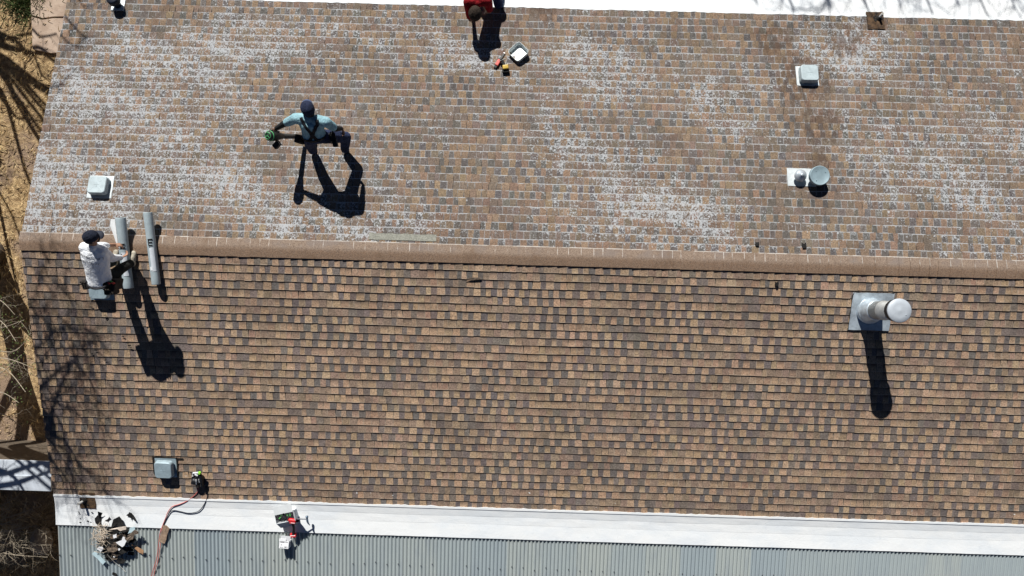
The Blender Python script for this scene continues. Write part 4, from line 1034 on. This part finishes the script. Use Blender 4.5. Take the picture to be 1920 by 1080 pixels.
# ------------------------------------------------------------------ rolls of grey underlayment across the ridge
def roll(a, b, r, label, flap, seed):
    rng = random.Random(seed); c = (a + b) / 2; d = (b - a).normalized(); L = (b - a).length
    o = thing('membrane_roll', label, 'roll', c, None, 'grey membrane rolls lying across the ridge')
    up = Vector((0, 0, 1)); up = (up - d * up.dot(d)).normalized(); sd = d.cross(up); M = Matrix((sd, up, d)).transposed()
    bm = B(); n = 34
    lathe(bm, [(r * .62, -L / 2 + .002), (r * .985, -L / 2), (r, -L / 2 + .006)] + [(r * (1 + rng.uniform(-.012, .012)), -L / 2 + L * k / 12) for k in range(1, 12)] + [(r, L / 2 - .006), (r * .985, L / 2), (r * .62, L / 2 - .002)], n, M=M)
    obj('wrap', bm, galv('grey_membrane_%d' % seed, (.37, .44, .465), .55, .12, .08), o)
    bm = B(); lathe(bm, [(.001, -L / 2 + .004), (r * .3, -L / 2 + .004), (r * .63, -L / 2 + .0), (r * .63, L / 2 - .0), (r * .3, L / 2 - .004), (.001, L / 2 - .004)], 20, M=M); obj('core', bm, simple('dark_core', (.05, .05, .05), .8), o)
    def patch(z0, z1, a0, a1, lift):
        bm = B(); g = []
        for i in range(9):
            t = a0 + (a1 - a0) * i / 8; g.append([bm.verts.new(M @ Vector((math.cos(t) * (r * 1.012 + lift), math.sin(t) * (r * 1.012 + lift), z))) for z in (z0, z1)])
        for p, q in zip(g, g[1:]): bm.faces.new((p[0], p[1], q[1], q[0]))
        return bm
    # paper label and black mark; angle pi/2 is straight up
    me = patch(-.02, .36, 1.45, 2.45, .002); obj('paper_label', me, simple('pale_label', (.62, .66, .70), .7, .05), o)
    bm = B(); mats = simple('black_ink', (.01, .01, .012), .6)
    for (z0, z1, a0, a1) in ((-.16, -.138, 1.5, 2.35), (-.112, -.09, 1.5, 2.2), (-.064, -.045, 1.5, 2.2), (-.16, -.045, 1.35, 1.55), (-.03, -.02, 1.5, 1.7)) if seed == 2 else ((-.16, -.13, 1.35, 2.3), (-.108, -.075, 1.35, 2.3), (-.13, -.108, 1.35, 1.5), (-.13, -.108, 1.8, 1.95)):
        p = patch(z0, z1, a0, a1, .004); m_ = bpy.data.meshes.new('t'); p.to_mesh(m_); p.free(); bm.from_mesh(m_); bpy.data.meshes.remove(m_)
    obj('printed_mark', bm, mats, o)
    if seed == 2:
        bm = patch(.285, .345, 1.15, 1.75, .005); obj('sticker', bm, simple('white_sticker', (.7, .73, .75), .6, .04), o)
    if flap:
        bm = B(); ring = []
        for i in range(8):
            t = i / 7; rows = []
            for j in range(7):
                u = j / 6; w_ = (.12 * (1 - u) ** 1.3 * (1 if u > .12 else .55 + u * 3.7)) * t
                rows.append(bm.verts.new(M @ Vector(((r * .9) + w_, r * .55 + .02 * t * (1 - u) - .03 * t, -L / 2 + .02 + u * .62))))
            ring.append(rows)
        for a_, b_ in zip(ring, ring[1:]):
            for j in range(6): bm.faces.new((a_[j], a_[j + 1], b_[j + 1], b_[j]))
        obj('loose_flap', bm, simple('white_backing', (.80, .82, .82), .6, .04), o, smooth=True)
    return o
ra, rb = P(226, 408, .255, 'N'), P(241, 540, .115, 'S'); roll(ra, rb, .077, 'grey membrane roll with a loose white flap under the hands of the worker in white', True, 1)
ra, rb = P(277, 398, .25, 'N'), P(293, 533, .105, 'S'); roll(ra, rb, .068, 'grey membrane roll with a pale paper label lying alone right of the other', False, 2)

# ------------------------------------------------------------------ loose tools and rubbish
def upside_hood():
    c = P(973, 101, .012, 'N'); o = thing('vent_hood', 'upturned pale vent hood lying cornerwise like a tray', 'vent hood', c, Euler((math.atan(-TN), 0, .76)))
    bm = B(); rs = []
    for s_, r, z in ((.235, .05, 0), (.254, .05, .008), (.262, .052, .024), (.270, .053, .084), (.274, .055, .086), (.273, .055, .088), (.2655, .052, .086), (.256, .05, .026), (.248, .05, .012), (.23, .05, .009)):
        rs.append([bm.verts.new(q) for q in rrect(s_, r, z)])
    for a, b in zip(rs, rs[1:]):
        for i in range(len(a)): bm.faces.new((a[i], a[(i + 1) % len(a)], b[(i + 1) % len(a)], b[i])).smooth = True
    bm.faces.new(rs[0][::-1]); bm.faces.new(rs[-1]); obj('shell', bm, galv('pale_hood_metal', (.68, .73, .725), .5, .1, .05), o)
    bm = B(); box(bm, (0, 0, .0105), (.08, .008, .003)); box(bm, (0, 0, .011), (.008, .08, .003)); obj('stamped_cross', bm, simple('grey_stamp', (.42, .46, .46), .6), o)
upside_hood()
def scraper():
    a, b = V(927, 130, .03, 'N'), V(947, 98, .02, 'N'); o = thing('scraper', 'red handled hand scraper lying beside the upturned vent hood', 'hand tool', (a + b) / 2)
    d = (b - a).normalized(); M = Matrix((UPN.cross(d).normalized() * -1, d, UPN)).transposed()
    def bx(y, s, mt, nm, z=0):
        bm = B(); box(bm, (a + b) / 2 + d * y + UPN * z, s, M, min(s) * .25); obj(nm, bm, mt, o, True)
    bx(-.06, (.058, .125, .04), simple('red_grip', (.5, .075, .06), .5), 'grip', .01); bx(.075, (.038, .16, .012), simple('black_blade', (.03, .028, .024), .5), 'blade'); bx(-.145, (.05, .05, .03), simple('black_butt', (.015, .015, .015), .6), 'butt')
    bx(.16, (.03, .02, .01), simple('steel_tip', (.4, .36, .36), .4, metal=.5), 'tip')
scraper()
def drill():
    c = V(948, 129, .05, 'N'); o = thing('power_tool', 'small yellow and black power tool next to the red scraper', 'power tool', c - Vector((0, 0, .05)))
    bm = B(); box(bm, c + Vector((0, 0, .03)), (.10, .07, .07), Euler((0, 0, .15)), .016); obj('body', bm, simple('yellow_plastic', (.62, .42, .08), .45, .12), o, True)
    bm = B(); box(bm, c + Vector((.005, -.055, -.01)), (.12, .06, .08), Euler((0, 0, .1)), .012); tube(bm, [c + Vector((-.02, .03, .02)), c + Vector((-.05, .1, .0)), c + Vector((-.08, .14, -.01))], [.026, .024, .034], 8); obj('grip', bm, simple('black_housing', (.013, .013, .013), .5), o, True)
    bm = B(); tube(bm, [c + Vector((0, .03, .02)), c + Vector((.005, .075, .02)), c + Vector((.01, .12, .02))], [.014, .012, .006], 8); tube(bm, [c + Vector((-.1, .11, .01)), c + Vector((0.0, .15, .02))], .009, 7); obj('chuck', bm, simple('bright_steel', (.55, .55, .5), .35, metal=.7), o, True)
drill()
def nailer():
    c = V(375, 893, .010, 'S'); R = tilt('S').to_matrix(); o = thing('nail_gun', 'black nail gun with white and neon green parts at the end of the red hose', 'nail gun', c)
    def W(x, y, z): return c + R @ Vector((x, y, z))
    bk = simple('black_casting', (.012, .013, .016), .45); wt = simple('white_plastic', (.72, .73, .74), .5, .05)
    bm = B(); capsule(bm, W(.02, .10, .09), .052, W(.02, -.03, .085), .048); box(bm, W(.045, -.06, .05), (.085, .17, .07), R, .02); tube(bm, [W(.055, .08, .10), W(.07, -.02, .10), W(.06, -.14, .08)], [.034, .026, .024], 10); obj('body', bm, bk, o, True)
    bm = B(); lathe(bm, [(.001, -.035), (.062, -.035), (.066, -.02), (.066, .02), (.06, .035), (.001, .036)], 24, M=R @ Matrix.Rotation(math.pi / 2, 3, 'Y') @ Matrix.Rotation(.3, 3, 'X'), c=W(-.055, -.05, .075)); tube(bm, [W(-.09, .09, .04), W(-.085, .0, .05), W(-.03, -.13, .05)], [.03, .034, .02], 8); obj('magazine', bm, bk, o, True)
    bm = B(); box(bm, W(.0, .135, .13), (.10, .028, .022), R @ Matrix.Rotation(.12, 3, 'Z'), .006); box(bm, W(.012, .10, .142), (.055, .025, .014), R @ Matrix.Rotation(-.4, 3, 'Z'), .004); obj('cylinder_cap', bm, wt, o, True)
    bm = B(); box(bm, W(.062, .133, .125), (.042, .05, .03), R @ Matrix.Rotation(-.3, 3, 'Z'), .008); obj('exhaust_cap', bm, simple('neon_green', (.30, .72, .06), .5, .08), o, True)
    pm = simple('pale_metal', (.6, .6, .58), .4, metal=.4)
    bm = B(); box(bm, W(.0, .0, .14), (.034, .036, .012), R, .003); tube(bm, [W(.0, -.01, .137), W(-.012, -.09, .115)], [.011, .008], 8); obj('trigger_guard', bm, pm, o, True)
    for pts, r in (([W(.045, .02, .137), W(.05, -.04, .13)], .008), ([W(-.075, .11, .09), W(-.073, .07, .095)], .008), ([W(-.09, .05, .09), W(-.06, .055, .095)], .009)):
        bm = B(); tube(bm, pts, r, 7); obj('fitting', bm, pm, o, True)
    bm = B(); tube(bm, [W(-.02, -.13, .06), W(-.03, -.19, .03)], .014, 8); obj('air_plug', bm, simple('brass_plug', (.12, .08, .05), .4), o, True)
nailer()
def surf(x, y):
    s = 'S' if y < 941 + (x - 480) * .028 else ('B' if y < 994 + (x - 480) * .030 else 'M'); return P(x, y, .016 + (.012 if s == 'M' else .006), s)
def cable(name, px, r, m, label, cat):
    pts = bezier([surf(x, y) for x, y in px], 8); bm = B(); tube(bm, pts, r, 8); c = pts[0].copy(); bmesh.ops.translate(bm, verts=bm.verts, vec=-c); o = obj(name, bm, m, None, smooth=True, loc=c); tag(o, label, cat)
cable('air_hose', [(371, 914), (369, 924), (353, 938), (338, 945), (323, 950), (315, 960), (311, 970), (305, 985), (300, 1000), (297, 1025), (293, 1050), (288, 1066), (283, 1085), (281, 1100)], .0068, simple('red_hose', (.50, .13, .11), .5, .12), 'thin red air hose running from the nail gun over the metal roof', 'hose')
cable('extension_cord', [(386, 912), (388, 922), (388.5, 933), (382, 947), (374, 957), (365, 961), (352, 962), (338, 959), (326, 957), (319, 960), (314, 968), (309, 980), (304, 992)], .0068, simple('black_cord', (.02, .022, .03), .5), 'black cord looping from the nail gun onto the white band', 'cord')
cable('air_hose', [(304, 990), (302.5, 1005), (300, 1028), (296, 1052), (291, 1068), (286, 1090)], .0075, simple('faded_red_hose', (.55, .2, .17), .55, .1), 'second pale red hose lying close along the red one on the metal', 'hose')

def scrap(name, pts, s, h, t, m, label, cat, group=None, curl=.0, seed=0):
    """a thin broken piece with an irregular outline, resting on the roof"""
    rng = random.Random(seed); h += .012 if s == 'S' else 0; W = [P(x, y, h, s) for x, y in pts]; c = sum(W, Vector()) / len(W); c.z -= h * .0
    bm = B(); top = []; bot = []
    n = Vector((0, -slope(s), 1)).normalized()
    for i, p in enumerate(W):
        q = W[(i + 1) % len(W)]
        for k in range(2):
            v = p.lerp(q, k * .5) + Vector((rng.uniform(-.006, .006), rng.uniform(-.006, .006), 0)); lift = curl * ((v - c).length ** 2) * 8 * (1 + rng.uniform(-.4, .4))
            top.append(bm.verts.new(v - c + n * (t + lift))); bot.append(bm.verts.new(v - c + n * lift))
    ct = bm.verts.new(n * t); cb = bm.verts.new(Vector((0, 0, 0)))
    for i in range(len(top)):
        j = (i + 1) % len(top); bm.faces.new((top[i], top[j], ct)); bm.faces.new((bot[j], bot[i], cb)); bm.faces.new((bot[i], bot[j], top[j], top[i]))
    bmesh.ops.recalc_face_normals(bm, faces=bm.faces)
    return tag(obj(name, bm, m, None, loc=c), label, cat, group)
BLK = simple('black_felt', (.014, .0135, .013), .95, .5, 25, bump=.5); BRN = simple('torn_shingle', (.13, .10, .075), .95, .4, 30, bump=.5); WHT = simple('white_flake', (.74, .75, .76), .7, .06); BLU = simple('pale_blue_metal', (.45, .58, .62), .5, .08); CARD = simple('card_brown', (.34, .20, .11), .9, .2)
Z = lambda x, y: (150 + x / 7.713, 940 + y / 7.713)
g1 = 'black felt scraps on the white band'
scrap('felt_scrap', [Z(*q) for q in ((300, 120), (340, 160), (305, 230), (300, 310), (335, 375), (300, 350), (235, 310), (225, 240), (265, 190))], 'B', .02, .006, BLK, 'long curved black felt scrap nearest the rusty pipe flashing', 'scrap', g1, .25, 1)
scrap('felt_scrap', [Z(*q) for q in ((425, 222), (443, 240), (405, 292), (362, 275), (395, 265))], 'B', .018, .005, BLK, 'smallest black felt scrap between two larger ones on the white band', 'scrap', g1, .3, 2)
scrap('felt_scrap', [Z(*q) for q in ((500, 250), (590, 205), (610, 240), (670, 350), (600, 365), (520, 350), (465, 362))], 'B', .03, .006, BLK, 'wide pointed black felt scrap touching the top of the rubbish heap', 'scrap', g1, .3, 3)
scrap('felt_scrap', [Z(*q) for q in ((725, 140), (750, 165), (830, 270), (800, 275), (760, 240), (745, 265), (735, 235), (675, 195), (710, 175))], 'B', .018, .006, BLK, 'torn black felt scrap lying rightmost on the white band', 'scrap', g1, .3, 4)
# the heap itself
def heap():
    rng = random.Random(30)
    for k in range(58):
        a = rng.uniform(0, 6.28); q = math.sqrt(rng.random()); x = 560 + 225 * q * math.cos(a); y = 625 + 245 * q * math.sin(a); n = rng.randint(5, 7); sz = rng.uniform(35, 100); ph = rng.uniform(0, 6); st = rng.uniform(.35, 1)
        pts = [Z(x + sz * math.cos(ph + i * 6.28 / n) * rng.uniform(.6, 1.2), y + st * sz * math.sin(ph + i * 6.28 / n) * rng.uniform(.6, 1.2)) for i in range(n)]
        mt, nm, lb = rng.choices([(BLK, 'felt_scrap', 'black felt scrap somewhere in the rubbish heap'), (BRN, 'shingle_scrap', 'torn brown shingle piece somewhere in the rubbish heap'), (WHT, 'coating_flake', 'white coating flake somewhere in the rubbish heap')], [.66, .24, .10])[0]
        if mt is WHT: pts = [(sum(p[0] for p in pts) / n + (p[0] - sum(q_[0] for q_ in pts) / n) * .5, sum(p[1] for p in pts) / n + (p[1] - sum(q_[1] for q_ in pts) / n) * .5) for p in pts]
        scrap(nm, pts, 'M', .025 + .13 * (1 - q) * rng.uniform(.5, 1) + (.03 if mt is WHT else 0), .006, mt, lb, 'scrap', {'felt_scrap': 'black scraps in the heap', 'shingle_scrap': 'brown scraps in the heap', 'coating_flake': 'white flakes in the heap'}[nm], rng.uniform(.1, .6), k)
heap()
scrap('coating_flake', [Z(*q) for q in ((625, 512), (655, 520), (650, 545), (680, 575), (640, 640), (612, 660), (525, 590), (600, 560))], 'M', .20, .004, WHT, 'largest white flake, house-shaped, on top of the rubbish heap', 'scrap', None, .05, 71)
scrap('wood_splinter', [Z(*q) for q in ((440, 400), (560, 375), (680, 358), (670, 400), (590, 425), (540, 400))], 'M', .14, .01, simple('pale_wood', (.58, .50, .42), .8, .15), 'pale wood splinter along the top of the rubbish heap', 'scrap', None, .05, 72)
scrap('metal_offcut', [Z(*q) for q in ((215, 715), (375, 870), (335, 915), (172, 755))], 'M', .06, .003, BLU, 'pale blue sheet metal offcut at the lower left of the heap', 'offcut', None, .02, 73)
scrap('metal_offcut', [Z(*q) for q in ((720, 380), (790, 365), (800, 400), (760, 450), (700, 470))], 'M', .15, .003, BLU, 'small pale blue metal offcut at the upper right of the heap', 'offcut', None, .05, 74)
scrap('coating_flake', [Z(*q) for q in ((270, 655), (330, 660), (345, 690), (300, 725), (250, 690))], 'M', .12, .004, WHT, 'white flake at the left of the heap above the pale blue offcut', 'scrap', None, .1, 75)
scrap('coating_flake', [Z(*q) for q in ((480, 490), (535, 470), (530, 520), (490, 535))], 'M', .17, .004, WHT, 'small white flake high in the middle of the rubbish heap', 'scrap', None, .1, 76)
scrap('card_strip', [Z(*q) for q in ((750, 625), (800, 640), (925, 710), (915, 765), (860, 735), (790, 680))], 'M', .05, .006, CARD, 'tan brown strip sticking out to the right of the heap', 'scrap', None, .05, 77)
scrap('shingle_scrap', [Z(*q) for q in ((690, 490), (800, 400), (860, 430), (850, 460), (800, 460), (770, 540), (680, 560))], 'M', .14, .008, BRN, 'brown curled shingle piece at the upper right of the heap', 'scrap', None, .2, 78)
scrap('shingle_scrap', [(306, 985), (313, 984), (318, 990), (314, 1004), (310, 1018), (299, 1015), (301, 1002)], 'M', .03, .008, simple('tan_shingle', (.27, .19, .135), .95, .3, 25, bump=.4), 'brown shingle offcut lying beneath the red hose', 'scrap', None, .05, 79)
# tangle of straw and wire at the left of the heap
bm = B(); rng = random.Random(19); hc_ = P(*Z(310, 500), .08, 'M')
for k in range(110):
    a = P(*Z(rng.gauss(310, 55), rng.gauss(500, 85)), rng.uniform(.03, .17), 'M'); d = Vector((rng.gauss(0, 1), rng.gauss(0, 1), rng.gauss(0, .35))).normalized(); L = rng.uniform(.08, .22); s_ = d.cross(Vector((0, 0, 1))) * rng.uniform(-.05, .05)
    tube(bm, [a - d * L / 2 - hc_, a + s_ + Vector((0, 0, .02)) - hc_, a + d * L / 2 - hc_], rng.uniform(.002, .0042), 4, False)
tag(obj('straw_tangle', bm, simple('bleached_straw', (.5, .42, .33), .9, .35, 15), None, loc=hc_), 'tangle of pale straw and twigs at the left of the rubbish heap', 'straw', None, 'stuff')
bm = B(); pts = bezier([P(*Z(x, y), h, 'M') for x, y, h in ((395, 770, .12), (500, 880, .06), (600, 960, .03), (660, 1020, .025))], 6); c0 = pts[0].copy(); tube(bm, [p - c0 for p in pts], .003, 5)
tag(obj('wire', bm, simple('pale_wire', (.55, .52, .45), .5), None, loc=c0), 'thin pale wire trailing from the heap down the metal roof', 'wire')
scrap('felt_scrap', [Z(*q) for q in ((480, 1020), (540, 1050), (530, 1080), (500, 1075), (470, 1050))], 'M', .03, .01, BLK, 'black felt scrap alone below the heap at the bottom edge', 'scrap', None, .4, 81)
# crumbs around the rusty flashing and over the shingles
rng = random.Random(52)
for k in range(9):
    x, y = 147 + rng.uniform(0, 26), 960 + rng.uniform(0, 20); r = rng.uniform(.8, 1.9)
    scrap('tar_crumb', [(x + r * math.cos(i * 1.26) * rng.uniform(.5, 1.3), y + r * .6 * math.sin(i * 1.26)) for i in range(5)], 'B', .018, .006, BLK, 'black tar crumb below the rusty flashing on the white band', 'crumb', 'tar crumbs below the rusty flashing', .0, k)
for k, (x, y, s, sz, lb) in enumerate(((1419, 458, 'N', 3.6, 'left black patch of two standing for dark holes above the ridge'), (1507, 461, 'N', 4.2, 'right black patch of two standing for dark holes above the ridge'), (1456, 532.5, 'S', 3.4, 'single black patch standing for a dark hole below the ridge left of the flue pipe'))):
    r2 = random.Random(k); scrap('hole_patch', [(x - sz, y - sz * 1.1), (x, y - sz * .8), (x + sz * .9, y - sz * 1.3), (x + sz, y + sz), (x - sz * .4, y + sz * 1.2), (x - sz * .8, y)], s, .02, .012, BLK, lb, 'chunk', 'black patches for dark holes near the ridge', .1, 90 + k)  # black pieces added to stand for dark holes where shingle bits are missing
for k in range(14):
    x, y = rng.uniform(165, 265), rng.uniform(570, 690); r = rng.uniform(1.5, 4)
    scrap('bark_crumb', [(x - r, y), (x - r * .2, y - .8), (x + r, y - rng.uniform(-1, 1.4)), (x + r * .4, y + .9)], 'S', .018, .006, BLK, 'dark bark crumb on the shingles below the worker in white', 'crumb', 'bark crumbs on the near slope', .2, 120 + k)
scrap('bark_strip', [(872, 523), (882, 520), (902, 520), (900, 524), (885, 526)], 'S', .016, .006, BRN, 'brown strip of debris lying below the middle of the ridge', 'debris', None, .03, 140)

# carton, hammer, red drill and small box on the white band
def carton():
    base = P(536, 967, .0, 'B'); base = V(541, 964, 0, 'B'); Rz = Matrix.Rotation(.24, 3, 'Z'); o = thing('carton', 'open white carton of fixings with its flaps up on the white band', 'carton', base)
    w_, d_, h = .32, .15, .21; wm = simple('white_card', (.74, .77, .77), .8, .05); im = simple('shaded_card', (.50, .53, .55), .9, .06)  # grey card is the white card with its shade put into the colour
    def W(x, y, z): return base + Rz @ Vector((x, y, z))
    def wall(pa, pb, t=.004):
        bm = B(); pa = [W(*q) for q in pa]; n = (pa[1] - pa[0]).cross(pa[2] - pa[0]).normalized() * t
        a = [bm.verts.new(p) for p in pa]; b = [bm.verts.new(p + n) for p in pa]; bm.faces.new(a[::-1]); bm.faces.new(b)
        for i in range(4): bm.faces.new((a[i], a[(i + 1) % 4], b[(i + 1) % 4], b[i]))
        return bm
    def join(bl):
        out = B()
        for b in bl:
            m_ = bpy.data.meshes.new('t'); b.to_mesh(m_); b.free(); out.from_mesh(m_); bpy.data.meshes.remove(m_)
        return out
    x, y = w_ / 2, d_ / 2
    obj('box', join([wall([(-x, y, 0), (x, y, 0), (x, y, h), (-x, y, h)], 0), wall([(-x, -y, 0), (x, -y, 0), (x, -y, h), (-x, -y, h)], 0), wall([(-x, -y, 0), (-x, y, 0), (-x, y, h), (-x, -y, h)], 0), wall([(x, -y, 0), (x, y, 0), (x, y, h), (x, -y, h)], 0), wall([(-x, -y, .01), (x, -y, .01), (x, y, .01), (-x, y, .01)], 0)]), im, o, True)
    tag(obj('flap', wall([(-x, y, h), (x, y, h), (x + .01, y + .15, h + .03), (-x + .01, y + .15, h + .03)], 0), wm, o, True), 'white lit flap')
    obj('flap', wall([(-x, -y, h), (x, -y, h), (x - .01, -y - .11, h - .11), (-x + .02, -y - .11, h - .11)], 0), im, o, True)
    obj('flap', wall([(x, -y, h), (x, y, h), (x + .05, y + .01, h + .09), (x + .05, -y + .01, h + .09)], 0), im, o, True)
    bm = B(); rng = random.Random(3)
    for k in range(16):
        p = W(rng.uniform(-x * .8, x * .6), rng.uniform(-y * .2, y * .9), h - rng.uniform(-.015, .03)); d = Vector((rng.gauss(0, 1), rng.gauss(0, .5), rng.gauss(0, .3))).normalized() * rng.uniform(.02, .06); tube(bm, [p - d, p + d], rng.uniform(.005, .011), 6, mi=0 if rng.random() < .86 else 1)
    obj('fixings', bm, [simple('black_fixing', (.02, .02, .02), .5), simple('green_fixing', (.08, .32, .08), .5)], o, True)
    # drill lying on the carton's near flap
    c = P(550, 976, .20, 'B'); o = thing('cordless_drill', 'red cordless drill leaning on the open white carton', 'drill', c)
    red = simple('red_plastic', (.55, .025, .03), .4, .1); blk = simple('black_rubber', (.014, .014, .016), .6); stl = simple('steel', (.5, .52, .55), .3, metal=.7)
    bm = B(); capsule(bm, c + Vector((-.065, .01, 0)), .034, c + Vector((.03, 0, 0)), .036); box(bm, c + Vector((-.01, -.03, 0)), (.1, .05, .05), Euler((0, 0, -.1)), .012); obj('housing', bm, red, o, True, True)
    bat = V(553, 1000, .09, 'M')
    bm = B(); tube(bm, [c + Vector((-.01, -.03, -.01)), c.lerp(bat, .5) + Vector((.01, 0, .01)), bat], [.026, .022, .026], 10); obj('grip', bm, blk, o, True)
    bm = B(); box(bm, bat, (.105, .07, .06), Euler((0, 0, .06)), .014); obj('battery', bm, red, o, True)
    bm = B(); box(bm, bat + Vector((0, -.002, .0305)), (.085, .012, .004), Euler((0, 0, .06)), .001); box(bm, c + Vector((.0, -.035, .026)), (.07, .008, .006), Euler((0, 0, -.05)), .001); obj('stripe', bm, simple('white_stripe', (.8, .76, .76), .4, .03), o, True)
    bm = B(); tube(bm, [c + Vector((.06, 0, 0)), c + Vector((.085, 0, 0)), c + Vector((.11, .002, 0))], [.03, .026, .014], 12); obj('chuck', bm, blk, o, True)
    # hammer
    a, b = P(556, 973, .24, 'B'), P(576, 973.5, .16, 'B'); o = thing('hammer', 'steel claw hammer sticking out to the right of the open carton', 'hammer', b)
    bm = B(); tube(bm, [a, b], [.011, .009], 8); obj('shaft', bm, stl, o, True)
    a2 = (b - a).normalized(); n2 = Vector((.08, -.95, -.15)).normalized()
    bm = B(); tube(bm, [b - n2 * .055, b - n2 * .03, b - n2 * .025, b, b + n2 * .03, b + n2 * .07 + a2 * .01, b + n2 * .11 + a2 * .035], [.024, .024, .017, .018, .019, .014, .006], 10); obj('head', bm, simple('blue_steel', (.13, .18, .24), .35, metal=.5), o, True, True)
    # small printed box
    c = V(538, 1016, 0, 'M'); Rz = Matrix.Rotation(-.06, 3, 'Z'); o = thing('nail_box', 'small white printed box with a raised lid on the metal roof', 'box', c)
    h = .15; bm = B(); box(bm, c + Vector((0, 0, h / 2 + .012)), (.165, .125, h), Rz, .003); obj('box', bm, simple('box_white', (.76, .77, .78), .7, .04), o, True)
    bm = B(); box(bm, c + Rz @ Vector((.02, .115, h + .012)), (.17, .09, .004), Rz @ Matrix.Rotation(.25, 3, 'X')); box(bm, c + Rz @ Vector((-.03, .085, h + .016)), (.12, .045, .004), Rz @ Matrix.Rotation(.1, 3, 'X')); obj('lid', bm, simple('lid_white', (.78, .79, .8), .7, .04), o, True)
    bm = B(); zt = h + .0135
    for (x0, y0, sx, sy) in ((-.03, .048, .075, .016), (.045, .050, .05, .008), (-.042, .0, .018, .010), (-.04, -.04, .045, .004), (-.058, -.047, .008, .012), (-.025, -.047, .008, .012), (.035, -.028, .055, .005), (.01, -.042, .005, .028), (.06, -.042, .005, .028), (.034, -.042, .016, .014)):
        box(bm, c + Rz @ Vector((x0, y0, zt)), (sx, sy, .0015), Rz)
    obj('print', bm, simple('box_print', (.10, .10, .11), .7), o, True)
    bm = B(); lathe(bm, [(.048, 0), (.040, .003), (.001, .003)], 20, M=Rz @ Matrix.Rotation(math.pi / 2, 3, 'Y'), c=c + Rz @ Vector((.083, 0, .08))); obj('side_mark', bm, simple('grey_mark', (.4, .41, .44), .7), o, True)
carton()
